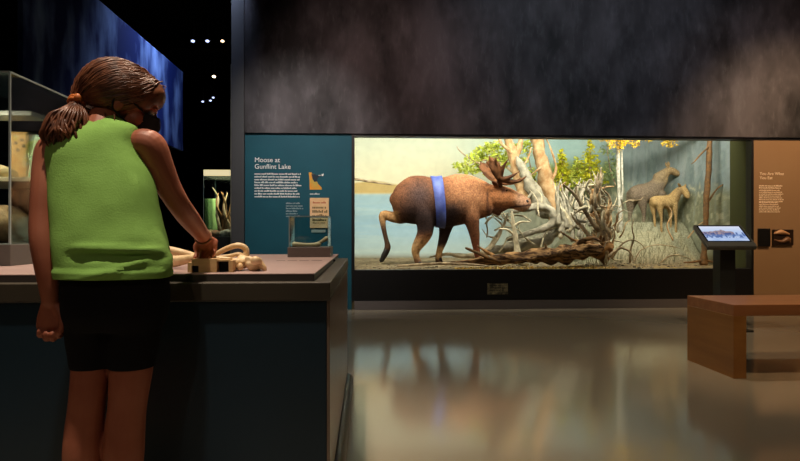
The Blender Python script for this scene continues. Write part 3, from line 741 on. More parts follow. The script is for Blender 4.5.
bough('leafy_bough', 'green leaves between the two leaning trunks', 9.0, [(528, 148, 8, 9), (524, 160, 5, 6), (532, 172, 6, 6), (530, 184, 6, 8), (556, 188, 5, 5)], M['leafy'], .034, .8, [[(540, 190, .02), (532, 172, .014), (527, 150, .006)]], W['brown'])
def larch(x, top, bot, wd, Y, m, label):
    t = thing('larch_tree', label, 'tree', at(x, bot + 10, Y)); bm = bmesh.new(); k = Y / FP
    n = 9
    for i in range(n):
        f = i / (n - 1); y = top + (bot - top) * f
        leaves(bm, at(x + rf.uniform(-1, 1), y, Y), ((1.5 + 1.35 * wd * f) * k, .1, 3.4 * k), int(24 + 120 * f), .034, rf)
    put('foliage', bm, m, t, kind='stuff')
    put('trunk', tube(bmesh.new(), [at(x, bot + 10, Y), at(x, (top + bot) / 2, Y), at(x, top - 1, Y)], [.03, .02, .006], 6, 3), W['brown'], t, True)
larch(562, 152, 184, 10, 9.4, M['larch'], 'pointed yellow green larch right of the leaning trunk')
larch(590, 142, 182, 14, 9.3, M['larch'], 'broad golden green larch at the middle of the forest edge')
larch(577, 160, 184, 8, 9.35, M['leafy'], 'small pale green larch between the two larger larches')
bough('leafy_bough', 'pale green boughs left of the birch trunk', 9.2, [(608, 150, 9, 7), (612, 164, 7, 8), (606, 176, 9, 6)], mat('grey green leaves', (120, 142, 96), .8, var=(160, 172, 116), vs=9, spec=.1), .034, .55, [[(616, 186, .012), (610, 168, .01), (607, 146, .005)]], W['brown'])
bough('golden_bough', 'golden needle sprays hanging over the birch trunk', 8.1, [(618, 138, 9, 4), (624, 142, 4, 5), (632, 140, 4, 5), (640, 137, 8, 3), (628, 137, 8, 3), (649, 139, 2.5, 5), (606, 139, 7, 3), (612, 143, 4, 6), (620, 146, 3, 6), (636, 144, 3, 5), (645, 138, 8, 2.5)], M['gold'], .022, 1.8, [[(606, 131, .012), (625, 134, .01), (650, 133, .006)]], W['brown'])
bough('golden_bough', 'golden needle spray hanging above the cow moose', 8.1, [(669, 139, 8, 4), (672, 144, 5, 4), (662, 137, 6, 2.5), (682, 137, 6, 2.5), (692, 137.5, 5, 2.5), (666, 143, 4, 4)], M['gold'], .022, 1.4, [[(655, 132, .01), (670, 135, .008), (688, 133, .005)]], W['brown'])
# grass and litter
bm = bmesh.new()
for k in range(900):
    x = rf.uniform(2.9, OR - .1); y = rf.uniform(7.7, 8.9); z = ground_z(x, y) - .005; h = rf.uniform(.05, .16); d = V((rf.uniform(-.5, .5), rf.uniform(-.3, .3), 1)) * h; wv = V((.004, 0, 0))
    p = V((x, y, z)); v = [bm.verts.new(q) for q in (p - wv, p + wv, p + d * .6 + wv * .6, p + d, p + d * .6 - wv * .6)]; bm.faces.new(v)
tag(put('dry_grass', bm, mat('dry grass', (126, 124, 98), .9, var=(148, 146, 118), vs=6, spec=.1)), 'dry pale grass on the misty slope below the cow and calf', 'grass', kind='stuff')
bm = bmesh.new()
for k in range(260):
    x = rf.uniform(-.2, OR - .15); y = rf.uniform(7.05, 7.9); r = rf.uniform(.006, .02); ball(bm, (x, y, ground_z(x, y) + r * .2), (r * 1.4, r, r * .7), Matrix.Rotation(rf.uniform(0, 3), 3, 'Z'), 1)
tag(put('shore_pebbles', bm, mat('shore pebbles', (84, 76, 64), .9, var=(150, 136, 110), vs=6, spec=.1)), 'small pebbles and clods strewn over the shore ground', 'pebbles', kind='stuff')
bm = bmesh.new()
for k in range(420):
    x = rf.uniform(1.1, 3.2); y = rf.uniform(7.04, 7.3); leaves(bm, (x, y, ground_z(x, y) + .012), (.01, .01, .006), 1, .018, rf)
tag(put('fallen_leaves', bm, mat('fallen leaves', (196, 140, 56), .9, var=(226, 196, 110), vs=14, spec=.1)), 'yellow fallen leaves in front of the fallen log', 'leaves', kind='stuff')

# ------------------------------------------------------------------ exhibit counter
CXR = -.12; ZL, ZU = .785, .81; CY0, CY1 = 1.85, 3.47; CXL = -2.9
ct = thing('exhibit_counter', 'long teal exhibit counter with pinkish grey top the girl leans at', 'counter', ((CXR + CXL) / 2, 2.6, 0))
put('cabinet', bx((CXL, CY0 + .012, .05), (CXR - .012, CY1 - .02, .725), .003), mat('teal cabinet laminate', (10, 40, 56), .5, var=(9, 37, 51), vs=3), ct)
put('side_panel', bx((CXR - .012, CY0 + .014, .11), (CXR - .002, CY1 - .02, .725), .001), mat('grey brown laminate', (128, 112, 98), .28, var=(118, 103, 90), vs=3), ct)
put('apron', bx((CXL, CY0, .728), (CXR, CY1, ZL), .003), mat('dark taupe laminate', (66, 60, 49), .45, var=(60, 54, 44), vs=4), ct)
bm = bmesh.new(); box(bm, (CXL, CY0 + .002, .7255), (CXR + .001, CY1, .7275))
put('trim_strip', bm, mat('brushed strip', (150, 146, 138), .3, .6), ct)
put('slab_core', bx((CXL, CY0 + .0555, ZL), (CXR - .0555, CY1 - .03, ZU - .004), .001), mat('dark slab edge', (62, 54, 50), .5), ct)
put('top', bx((CXL, CY0 + .055, ZU - .004), (CXR - .055, CY1 - .03, ZU), .001), mat('pinkish grey graphic top', (176, 150, 144), .38, var=(166, 141, 136), vs=5), ct)
bm = bmesh.new()
r5 = random.Random(5); x = at(278, 262, 2.75).x
while x < at(320, 262, 2.75).x:
    wd = r5.uniform(.02, .05); box(bm, (x, 2.70, ZU - .001), (x + wd, 2.725, ZU + .0005)); x += wd + .012
put('printed_caption', bm, mat('dark caption print', (96, 78, 78), .5), ct)
bm = bmesh.new(); tube(bm, [(CXR - .058, 2.95, ZU - .012), (CXR - .05, 2.95, ZU - .012)], .006, 10, 1)
put('bolt', bm, M['black'], ct, True)
bm = tube(bmesh.new(), [(CXR + .004, CY0 + .02, .055), (CXR + .004, 2.6, .055), (CXR + .004, CY1 - .03, .055)], .05, 14, 2, .6, axis=(1, 0, 0))
put('base_rail', bm, mat('dark rubber rail', (46, 44, 34), .35), ct, True)

# small glass box
sb = at(308, 256, 3.1); s0, s1 = at(288, 250, 3.1), at(331, 250, 3.1); zb = ZU; zt = zb + .052
sx0, sx1 = s0.x + .004, s1.x; sy0, sy1 = 3.05, 3.27
st = thing('small_display_box', 'small clear box on grey base at the far end of the counter', 'display case', ((sx0 + sx1) / 2, 3.16, zb))
put('base', bx((sx0, sy0, zb), (sx1, sy1, zt), .002), mat('grey box base', (104, 94, 92), .5), st)
gz = at(300, 217, 3.1).z
def glassbox(parent, x0, x1, y0, y1, z0, z1, t=.004, back=True):
    bm = bmesh.new()
    box(bm, (x0, y0, z0), (x1, y0 + t, z1)); box(bm, (x0, y1 - t, z0), (x1, y1, z1))
    box(bm, (x0, y0 + t, z0), (x0 + t, y1 - t, z1)); box(bm, (x1 - t, y0 + t, z0), (x1, y1 - t, z1))
    box(bm, (x0, y0, z1), (x1, y1, z1 + t))
    g_ = put('glass_cover', bm, M['glass'], parent)
    bm = bmesh.new(); e = t * .55
    for x in (x0, x1):
        for y in (y0, y1): box(bm, (x - e, y - e, z0), (x + e, y + e, z1 + t))
    for y in (y0, y1): box(bm, (x0, y - e, z1 + t - e), (x1, y + e, z1 + t + e))
    for x in (x0, x1): box(bm, (x - e, y0, z1 + t - e), (x + e, y1, z1 + t + e))
    put('polished_edges', bm, M['edge'], g_, label='pale glass edges')
glassbox(st, sx0 + .008, sx1 - .012, sy0 + .008, sy1 - .008, zt, gz, .003)
M['bone'] = mat('bone', (222, 200, 166), .5, var=(196, 168, 128), vs=18)
def P3(x, y): return at(x, y, 3.12)
b1 = tube(bmesh.new(), [V((P3(294, 243).x, 3.12, zt + .014)), V((P3(306, 244).x, 3.13, zt + .011)), V((P3(319, 245).x, 3.12, zt + .012))], [.014, .009, .012], 10, 4)
tag(put('bone_specimen', b1, M['bone'], smooth=True), 'long pale bone lying level inside the small clear box', 'bone')
b1 = tube(bmesh.new(), [V((P3(314, 246).x, 3.15, zt + .012)), V((P3(320, 243).x, 3.16, zt + .026)), V((P3(326, 240).x, 3.17, zt + .045))], [.009, .008, .013], 10, 4)
tag(put('bone_specimen', b1, M['bone'], smooth=True), 'short pale bone tilted up at the end inside the small clear box', 'bone')

# ------------------------------------------------------------------ specimens under the hand
def Q(x, y, Y): return at(x, y, Y)
M['cast'] = mat('cream bone cast', (226, 200, 158), .45, var=(198, 164, 116), vs=22, bump=.4, bs=60)
sk = thing('skull_cast', 'cream antlered skull cast with round eye socket under the hand', 'skull', Q(228, 271, 2.03))
bm = bmesh.new()
tube(bm, [Q(198, 259, 2.04), Q(208, 258.5, 2.04), Q(218, 258.5, 2.04), Q(230, 260, 2.04), Q(240, 262, 2.04)], [.012, .013, .012, .012, .016], 12, 5, .8)
tube(bm, [Q(214, 255.5, 2.1), Q(222, 251, 2.1), Q(231, 247, 2.1), Q(239, 245.5, 2.1), Q(245.5, 248.5, 2.1), Q(246.5, 255, 2.1), Q(243.5, 262, 2.1)], [.009, .010, .0105, .011, .011, .011, .014], 12, 5)
tube(bm, [Q(218, 257.5, 2.08), Q(230, 256, 2.08), Q(238, 254.2, 2.08), Q(243, 256.5, 2.09)], [.007, .008, .008, .012], 10, 5)
ball(bm, Q(243, 262, 2.07), (.028, .03, .025), None, 2); ball(bm, Q(237, 265, 2.06), (.03, .025, .017), None, 2)
put('cranium', fuse(bm, .0035, 3), M['cast'], sk, True)
for i, (x, y, r) in enumerate(((227, 264, 4), (231, 263, 4.4), (235, 263.5, 4.4), (240, 267, 4), (228, 268.5, 3))):
    bm = ball(bmesh.new(), Q(x, y, 2.02), (r * .0030, .014, r * .0036), None, 2)
    put('tooth', bm, M['cast'], sk, True)
bn = thing('bone_fragments', 'knobbly cream bone piece right of the skull cast', 'bone', Q(256, 270, 2.0))
bm = bmesh.new(); r6 = random.Random(3)
for k in range(11): ball(bm, Q(251 + r6.uniform(-5, 10), 264 + r6.uniform(-4, 4), 2.0 + r6.uniform(0, .07)), r6.uniform(.010, .018), None, 2)
tube(bm, [Q(248, 259, 2.03), Q(256, 262, 2.03), Q(263, 267, 2.03), Q(265, 270, 2.03)], [.012, .014, .012, .008], 10, 4)
put('knobs', fuse(bm, .004, 1), M['cast'], bn, True)
lb = thing('long_bones', 'pair of long cream bone casts reaching out from behind the girl', 'bone', Q(182, 270, 2.15))
put('upper_bone', tube(bmesh.new(), [Q(150, 248, 2.25), Q(168, 250.5, 2.25), Q(182, 253, 2.25), Q(194, 256, 2.25), Q(204, 258, 2.22)], [.022, .018, .015, .013, .012], 12, 5), M['cast'], lb, True)
put('lower_bone', tube(bmesh.new(), [Q(150, 262, 2.15), Q(172, 261.5, 2.15), Q(186, 259.5, 2.13), Q(198, 257, 2.1)], [.02, .021, .017, .012], 12, 5), M['cast'], lb, True)
bl = thing('wooden_mount', 'small pale wood mount with dark square notch holding the skull cast', 'stand', Q(208, 272, 1.98))
mz1 = ZU + .045; my0 = 1.965
x_ = lambda px: at(px, 268, 1.97).x
bm = bmesh.new()
box(bm, (x_(188), my0, ZU), (x_(192), my0 + .06, mz1 - .012)); box(bm, (x_(192), my0 + .02, ZU), (x_(199), my0 + .06, mz1)); box(bm, (x_(199), my0, ZU), (x_(217), my0 + .06, mz1))
box(bm, (x_(229), my0, ZU), (x_(233), my0 + .05, mz1 - .006)); box(bm, (x_(217), my0 + .045, ZU), (x_(229), my0 + .06, mz1)); box(bm, (x_(192), my0, ZU + .022), (x_(199), my0 + .02, mz1)); box(bm, (x_(217), my0, mz1 - .008), (x_(229), my0 + .045, mz1 - .003))
put('block', bm, mat('pale wood', (206, 172, 122), .55, var=(186, 150, 102), vs=9, stretch=(1, 6, 6)), bl)
bm = bx((x_(217) , my0 + .035, ZU), (x_(229), my0 + .044, mz1 - .009)); box(bm, (x_(192), my0 + .012, ZU), (x_(199), my0 + .019, ZU + .021))
put('notch_back', bm, mat('notch dark', (16, 12, 16), .9), bl)  # dark sheet set at the back of each notch

# ------------------------------------------------------------------ left vitrine on the counter
vx1 = at(10.5, 200, 2.36).x; vx0 = -2.75; vy0, vy1 = 2.36, 3.38; vz0 = ZU; vzb = vz0 + .085; vz1 = at(10, 73, 2.36).z
vt = thing('glass_vitrine', 'large glass vitrine on the counter behind the girl', 'display case', ((vx0 + vx1) / 2, 2.87, vz0))
put('base', bx((vx0, vy0, vz0), (vx1, vy1, vzb), .003), mat('grey vitrine base', (96, 92, 88), .5), vt)
glassbox(vt, vx0 + .006, vx1 - .006, vy0 + .006, vy1 - .006, vzb, vz1, .006)
def vb(px0, py0, px1, py1, Y, d): return at(px0, py1, Y), at(px1, py0, Y) + V((0, d, 0))
tag(put('shelf_board', bx((vx0 + .05, 2.62, 1.165), (at(42, 170, 2.65).x, 3.1, 1.185), .002), mat('pale shelf', (186, 172, 140), .6)), 'pale shelf board inside the glass vitrine', 'shelf')
pnl = thing('specimen_panel', 'tan panel with dark spots standing on the vitrine shelf', 'specimen', V((at(17, 150, 2.95).x, 2.95, 1.185)))
lo_, hi_ = at(11, 133, 2.95), at(27.5, 133, 2.95)
put('board', bx((lo_.x, 2.94, 1.185), (hi_.x, 2.96, at(0, 132, 2.95).z), .002), mat('tan board', (206, 160, 92), .7), pnl)
bm = bmesh.new()
for x, y in ((16, 143), (22, 140), (24, 146), (18, 150)): ball(bm, at(x, y, 2.938), (.009, .004, .009), None, 2)
put('spots', bm, M['black'], pnl, True)
tag(put('leaf_specimen', prism(bmesh.new(), [V((at(27, 160, 2.85).x, 2.85, 1.185)), V((at(42, 160, 2.85).x, 2.85, 1.185)), V((at(43, 138, 2.85).x, 2.85, at(0, 138, 2.85).z)), V((at(35, 134, 2.85).x, 2.85, at(0, 134, 2.85).z))], (0, .03, 0)), mat('grey green slab', (150, 178, 140), .7, var=(186, 196, 160), vs=25)), 'pale green leaning slab on the vitrine shelf', 'specimen')
def rock(px, pw, Y, z, h, label, m):
    bm = bmesh.new(); c = at(px, 200, Y); ball(bm, (c.x, Y, z + h * .5), (pw * Y / FP / 2, .13, h * .55), None, 4)
    for v in bm.verts:
        n = noise.noise(v.co * 9) * .025 + noise.noise(v.co * 30) * .008; v.co += v.co.normalized() * n; v.co.z = max(z, v.co.z)
    return tag(put('rock_specimen', bm, m, smooth=True), label, 'rock')
mr = mat('tan rock', (172, 140, 96), .8, var=(110, 88, 62), vs=14, bump=.8, bs=30)
rock(4, 42, 2.66, vzb, .16, 'large tan rock on the vitrine floor', mr)
rock(33, 26, 2.9, vzb, .13, 'smaller tan rock on the vitrine floor behind the girl arm', mr)
rock(-6, 34, 2.8, 1.185, .07, 'brown rock on the vitrine shelf', mat('brown rock', (120, 100, 72), .8, var=(170, 150, 110), vs=14))
tag(put('shell_specimen', tube(bmesh.new(), [V((at(27, 180, 2.6).x, 2.7, vzb + .2)), V((at(32, 178, 2.6).x, 2.72, vzb + .21)), V((at(38, 180, 2.6).x, 2.72, vzb + .2))], [.02, .03, .015], 10, 4), M['bone'], smooth=True), 'cream shell fixed below the vitrine shelf', 'specimen')
tag(put('light_bar', bx((vx0 + .1, 2.62, 1.455), (at(48, 110, 2.75).x, 2.76, 1.475), .003), mat('grey lamp bar', (120, 120, 112), .4)), 'grey light bar across the top of the vitrine', 'lamp')

# ------------------------------------------------------------------ far left: blue hanging mural, distant case, spotlights
bx0 = -2.55; zb0 = at(182, 151, at(0, 0, 1).y * 0 + 7.6).z
dep = 7.75
Yb = 7.9; c0 = at(183, 151, Yb); c1 = at(183, 72, Yb)
def blue_mat():
    m = mat('blue underwater mural', (18, 34, 88), .7, spec=.15, var=(120, 148, 200), vs=3.2, stretch=(1, 1.3, .5), detail=12, lo=.44, hi=.74); return m
tag(put('hanging_mural', bx((c0.x - .04, 4.3, c0.z), (c0.x, Yb, c1.z), .004), blue_mat()), 'large blue painted panel hanging along the dark hall', 'mural')
dy0 = 8.8; dx0 = at(203.5, 200, dy0).x; dx1 = at(245, 200, dy0).x; dz0 = at(0, 237, dy0).z; dz1 = at(0, 168.5, dy0).z
dv = thing('lit_display_case', 'far lit glass case with green panel and roots past the grey post', 'display case', ((dx0 + dx1) / 2, 9.1, 0))
put('pedestal', bx((dx0, dy0, 0), (dx1, 9.5, dz0), .003), M['case_black'], dv)
glassbox(dv, dx0, dx1, dy0, 9.5, dz0, dz1 - .1, .006)
put('light_hood', bx((dx0, dy0, dz1 - .09), (dx1, 9.5, dz1), .003), mat('lit diffuser', (250, 240, 205), .5, emit=(255, 236, 180), es=.75), dv)
tag(put('backing_panel', bx((at(205, 200, 9.3).x, 9.3, dz0), (at(217, 200, 9.3).x, 9.33, at(0, 198, 9.3).z), .002), mat('green panel', (160, 196, 120), .7)), 'pale green panel standing inside the far lit case', 'panel')
rg = random.Random(8)
bt = thing('root_specimen', 'twisted dead branch standing inside the far lit case', 'specimen', V((at(226, 200, 9.1).x, 9.1, dz0)))
for k in range(7):
    x = at(rg.uniform(221, 232), 0, 9.1).x; z = dz0; ps = []
    for j in range(6): ps.append(V((x, 9.1 + rg.uniform(-.05, .05), z))); x += rg.uniform(-.07, .05); z += rg.uniform(.1, .2)
    put('branch', tube(bmesh.new(), ps, [.03, .025, .02, .018, .012, .006], 7, 4, rough=.5), W[rg.choice(['dark', 'brown', 'rust'])], bt, True)
for k, lb in enumerate(('mossy tan rock at the left end of the far lit case', 'brown rock in the middle of the far lit case', 'grey rock beside the branch in the far lit case')):
    c = V((at(208 + k * 9, 0, 9.0).x, 9.0, dz0)); bm = ball(bmesh.new(), c + V((0, 0, .03)), (.1, .1, .08), None, 3)
    for v in bm.verts: v.co += (v.co - c).normalized() * noise.noise(v.co * 12 + V((k, 0, 0))) * .03; v.co.z = max(dz0, v.co.z)
    tag(put('rock_specimen', bm, mat('case rock', ((130, 120, 70), (120, 80, 50), (120, 116, 104))[k], .9, var=(60, 54, 40), vs=16), smooth=True), lb, 'rock')
lamps = [(193, 41, 9.0, 'outer left one of the high row of three ceiling spotlights'), (207.5, 41, 9.0, 'middle one of the high row of three ceiling spotlights'), (222.5, 41, 9.0, 'ceiling spotlight of the high row closest to the grey post'), (214, 76.5, 11.5, 'single bright warm ceiling spotlight below the high row'),
         (202.8, 101.5, 13.5, 'outer left lamp of the low cluster of small spotlights'), (210.5, 100.5, 13.5, 'middle lamp of the low cluster of small spotlights'), (213.3, 97.5, 13.5, 'topmost lamp of the low cluster of small spotlights')]
for i, (x, y, Y, lbl) in enumerate(lamps):
    p = at(x, y, Y); t = thing('ceiling_spotlight', lbl, 'lamp', p, 'ceiling spotlights'); r = .04 if i != 3 else .05
    d = V((.12, -.8, -.35)).normalized()
    put('can', tube(bmesh.new(), [p - d * .16, p - d * .02], [r * .9, r], 14, 1), M['black'], t, True)
    bm = ball(bmesh.new(), p + d * .012, (r * .72, r * .72, r * .5), None, 2)
    put('lens', bm, mat('lamp lens', (255, 255, 255), .3, emit=((190, 205, 255), (255, 225, 180))[i in (2, 3)], es=(2.2, 2.2, 2.6, 5, 2.0, 2.0, 2.0)[i]), t, True)
    put('stem', tube(bmesh.new(), [p - d * .1, V((p.x, p.y + .05, p.z + .1)), V((p.x, p.y + .05, 4.5))], .012, 8, 1), M['black'], t, True)

# ------------------------------------------------------------------ kiosk
ky0, ky1 = 5.2, 5.45
A, B = at(694, 224.5, ky1), at(741.5, 224.5, ky1); c_, d_ = at(708.5, 246.5, ky0), at(758, 246.5, ky0)
kx0, kx1 = (A.x + c_.x) / 2, (B.x + d_.x) / 2
kt = thing('touchscreen_kiosk', 'dark pedestal kiosk with a tilted lit screen before the diorama', 'kiosk', ((kx0 + kx1) / 2, 5.36, 0))
zc, za = c_.z, A.z; n_ = V((0, -(za - zc), (ky1 - ky0))).normalized(); th = .05
bm = bmesh.new()
prism(bm, [V((kx0, ky0, zc)), V((kx0, ky1, za)), V((kx0, ky1, za)) - n_ * th, V((kx0, ky0, zc)) - n_ * th], (kx1 - kx0, 0, 0))
bmesh.ops.bevel(bm, geom=bm.edges[:], offset=.008, segments=3, affect='EDGES')
put('housing', bm, mat('dark grey housing', (96, 94, 86), .4), kt)
px0, px1 = at(714, 260, 5.42).x, at(729, 260, 5.42).x
bm = bx((px0, 5.32, 0.02), (px1, 5.44, .86), .004); box(bm, (px0 - .1, 5.2, 0), (px1 + .1, 5.55, .02), .004)
put('pedestal', bm, mat('black pedestal', (44, 44, 40), .45), kt)
def scr_mat():
    m = bpy.data.materials.new('screen image'); m.use_nodes = True; nt = m.node_tree; b = nt.nodes['Principled BSDF']
    a = nt.nodes.new('ShaderNodeAttribute'); a.attribute_name = 'paint'
    b.inputs['Base Color'].default_value = (.01, .01, .01, 1); b.inputs['Roughness'].default_value = .25
    nt.links.new(a.outputs['Color'], b.inputs['Emission Color']); b.inputs['Emission Strength'].default_value = 1.0; return m
su = V((0, ky1 - ky0, za - zc)); sl = (kx1 - kx0)
def sp(u, v, o=.003): return V((kx0 + sl * (.065 + .845 * u), ky0, zc)) + su * (.24 + .66 * v) + n_ * o
bm = bmesh.new(); g = [[bm.verts.new(sp(i / 60, j / 36)) for j in range(37)] for i in range(61)]
for i in range(60):
    for j in range(36): bm.faces.new((g[i][j], g[i + 1][j], g[i + 1][j + 1], g[i][j + 1]))
inv = su.length_squared
def screen_paint(p):
    u = ((p.x - kx0) / sl - .065) / .845; v = ((p - V((kx0, ky0, zc)) - n_ * .003).dot(su) / inv - .24) / .66
    n = fbm(u * 6, v * 9, 4); n2 = fbm(u * 16, v * 5, 3, 4)
    col = mix((176, 196, 232), (214, 222, 240), sst(.5, 1, v))
    if v < .36: col = mix((150, 176, 222), (196, 210, 236), n)
    hill = .62 + .2 * math.exp(-((u - .45) / .2) ** 2) * fbm(u * 9, 2)
    if .38 < v < hill and u < .75: col = mix((176, 150, 150), (120, 116, 140), n2)
    if .22 < v < .52 + .08 * n and n2 > .5: col = mix(col, (52, 78, 140), .75)
    if .3 < v < .46: col = mix(col, (96, 124, 182), .5)
    return col
sn = put('screen', bm, scr_mat(), kt, paint=screen_paint, label='lit screen showing a pale blue lake landscape')
bm = bmesh.new(); o1 = .0015
def sp2(u, v): return sp(u, v, o1)
prism(bm, [sp2(-.035, -.05), sp2(1.035, -.05), sp2(1.035, 1.05), sp2(-.035, 1.05)], -n_ * .006)
put('bezel', bm, mat('black bezel', (10, 10, 10), .25), kt)

# ------------------------------------------------------------------ bench
BXL = 2.34; by0, by1 = 3.58, 4.12; bz = .473
bt = thing('wooden_bench', 'low boxy wooden bench in front of the kiosk', 'bench', (3.5, 3.85, 0))
wb = mat('honey wood', (172, 122, 66), .4, var=(152, 104, 54), vs=5, stretch=(1, .3, 3)); wt = mat('reddish wood top', (176, 120, 80), .35, var=(160, 106, 70), vs=5, stretch=(.4, 5, 3))
put('side_panel', bx((BXL, by0, 0), (BXL + .085, by1, bz - .072), .002), wb, bt)
put('side_panel', bx((4.7, by0, 0), (4.785, by1, bz - .072), .002), wb, bt)
put('seat', bx((BXL, by0, bz - .072), (4.785, by1, bz), .003), wt, bt)

# ------------------------------------------------------------------ girl
GY = 1.66
g0 = at(100, 400, GY); gl = thing('person', 'girl in green sleeveless top, black shorts and mask bending over the counter', 'person', (g0.x, GY, 0))
M['skin'] = mat('skin', (176, 108, 82), .5, var=(162, 94, 70), vs=9, spec=.35)
M['shirt'] = mat('lime green cotton', (148, 196, 98), .85, var=(142, 189, 92), vs=30, bump=.15, bs=220, spec=.2)
M['shorts'] = mat('black stretch cloth', (24, 24, 27), .92, spec=.15)
M['hair'] = mat('brown hair', (80, 44, 28), .42, var=(130, 78, 50), vs=34, spec=.45)
trs = [ # y, left, right, Ycentre, half depth
 (300, 64, 168, 1.655, .098), (277, 60, 169.5, 1.655, .105), (262, 58, 170, 1.66, .108), (240, 55.5, 165.5, 1.668, .102), (215, 53.5, 159.5, 1.68, .094), (190, 51, 155, 1.695, .09), (172, 49, 150, 1.71, .088), (157, 47.5, 142, 1.72, .085), (145, 50, 137.5, 1.728, .08), (134, 59, 137.5, 1.735, .068), (126, 70, 136, 1.742, .052), (120, 84, 124, 1.75, .042), (115, 92, 116, 1.755, .034)]
def tring(q, grow, n=48, ex=2.4):
    y, l, r, Yc, hd = q; a = at(l, y, Yc); b = at(r, y, Yc); c = (a + b) / 2; hw = (b.x - a.x) / 2 + grow; out = []
    for k in range(n):
        an = 2 * math.pi * k / n; cs, sn_ = math.cos(an), math.sin(an)
        out.append(c + V((math.copysign(abs(cs) ** (2 / ex), cs) * hw, math.copysign(abs(sn_) ** (2 / ex), sn_) * (hd + grow), 0)))
    return out
bm = bmesh.new()
rings(bm, [tring(q, -.014) for q in cat(trs, 3)])
def gp(x, y, Y): return at(x, y, Y)
# legs
def zx(px, z, Y): return V((at(px, 400, Y).x, Y, z))
L = [(gp(94, 300, 1.655), .06), (gp(93, 330, 1.652), .055), (gp(91, 366, 1.648), .0505), (gp(87, 405, 1.64), .0475), (gp(84.5, 430, 1.635), .05), (gp(83, 458, 1.63), .051), (zx(82, .2, 1.635), .042), (zx(81, .11, 1.645), .031), (zx(80, .06, 1.65), .034)]
Rg = [(gp(137, 300, 1.655), .06), (gp(134, 330, 1.652), .058), (gp(131.5, 366, 1.648), .057), (gp(127.5, 405, 1.64), .0505), (gp(125, 430, 1.635), .052), (gp(123.5, 458, 1.63), .0525), (zx(122, .2, 1.635), .043), (zx(121, .11, 1.645), .032), (zx(120, .06, 1.65), .034)]
for S in (L, Rg): tube(bm, [p for p, r in S], [r for p, r in S], 20, 5)
for px in (80, 120): tube(bm, [zx(px, .045, 1.63), zx(px, .045, 1.68), zx(px - 1, .03, 1.78)], [.035, .035, .022], 12, 4)
# right arm
RA = [(gp(139, 143, 1.735), .042), (gp(150, 146, 1.74), .046), (gp(157.5, 162, 1.75), .0425), (gp(167, 184, 1.77), .0375), (gp(178, 203, 1.80), .0335), (gp(188, 217, 1.87), .033), (gp(197.5, 229, 1.95), .0285), (gp(204.5, 238, 2.01), .0235)]
tube(bm, [p for p, r in RA], [r for p, r in RA], 18, 5)
wr = gp(205, 239.5, 2.02); kn = gp(207, 244, 2.035)
tube(bm, [gp(204.5, 238, 2.01), wr, (wr + kn) / 2, kn], [.0235, .0255, .032, .033], 16, 4, .52, axis=(0.1, -1, .45))
fing = bmesh.new()
for i in range(4):
    o = V(((i - 1.5) * .0185, (.006, .0, .002, .010)[i], -.002 * abs(i - 1.2)))
    ln = (.9, 1.05, 1.0, .8)[i]
    b0 = kn + o; b1 = b0 + V((-.001, .004, -.020)) * ln; b2 = b1 + V((-.003, -.014, -.016)) * ln; b3 = b2 + V((-.002, -.014, -.012)) * ln
    b0 = b0 + V((0, -.012, .002)); b1 = b1 + V((0, -.014, 0)); b2 = b2 + V((0, -.014, 0)); b3 = b3 + V((0, -.012, 0))
    tube(bm, [b0 + V((0, .006, .012)), b0, b1, b2, b3], [.0092, .0088, .0082, .0076, .0066], 10, 4)
tube(bm, [wr + V((-.014, .0, -.006)), wr + V((-.030, .004, -.024)), wr + V((-.026, .006, -.044)), wr + V((-.014, .006, -.056))], [.013, .0115, .0098, .0078], 10, 4)
# left arm
LA = [(gp(62, 144, 1.725), .042), (gp(53, 151, 1.715), .045), (gp(48, 168, 1.70), .0405), (gp(45.5, 190, 1.68), .037), (gp(43.5, 215, 1.665), .035), (gp(43, 240, 1.65), .0335), (gp(46, 265, 1.645), .030), (gp(49, 287, 1.645), .0255), (gp(50.5, 301, 1.648), .0225)]
tube(bm, [p for p, r in LA], [r for p, r in LA], 18, 5)
wl = gp(50.5, 301, 1.648); kl = gp(50, 326, 1.655)
tube(bm, [wl, gp(50.3, 308, 1.65), gp(50.2, 318, 1.653), kl], [.0225, .027, .0335, .033], 16, 4, .5, axis=(.25, -1, .05))
for i in range(4):
    b0 = kl + V(((i - 1.5) * .0168, -.002, (.0, -.004, -.004, .002)[i])); ln = (.8, 1.0, 1.05, .95)[i]
    b1 = b0 + V((.003, .004, -.022)) * ln; b2 = b1 + V((.004, -.018, -.006)) * ln; b3 = b2 + V((.002, -.006, .016)) * ln
    tube(bm, [b0 + V((0, .002, .014)), b0, b1, b2, b3], [.0100, .0100, .0096, .009, .0076], 10, 4)
tube(bm, [gp(57, 307, 1.648), gp(61.5, 315, 1.64), gp(62.5, 325, 1.63), gp(60, 333, 1.625)], [.013, .0125, .0105, .008], 10, 4)
# head
fw = V((.86, .36, -.36)).normalized(); upv = (V((.1, 0, 1)) - fw * V((.1, 0, 1)).dot(fw)).normalized(); lf = upv.cross(fw)
HM = Matrix((fw, lf, upv)).transposed(); HC = gp(123, 101.5, 1.80)
def hl(x, y, z): return HC + HM @ V((x, y, z))
def hb(c, r, s=3): ball(bm, hl(*c), r, HM, s)
hb((0, 0, .018), (.096, .076, .088)); hb((.042, 0, -.04), (.056, .056, .066)); hb((.062, 0, -.085), (.028, .028, .024), 2)
hb((.07, 0, .03), (.03, .06, .04)); hb((.055, .04, -.04), (.03, .022, .028), 2); hb((.055, -.04, -.04), (.03, .022, .028), 2)
tube(bm, [hl(.09, 0, .004), hl(.102, 0, -.018), hl(.110, 0, -.036), hl(.096, 0, -.042)], [.008, .01, .0125, .009], 10, 4)
for s in (-1, 1):
    hb((-.005, s * .074, -.018), (.018, .009, .03), 2)
    hb((.088, s * .03, .012), (.012, .02, .007), 2)
hb((.09, 0, -.066), (.012, .022, .006), 2); hb((.088, 0, -.076), (.011, .02, .006), 2)
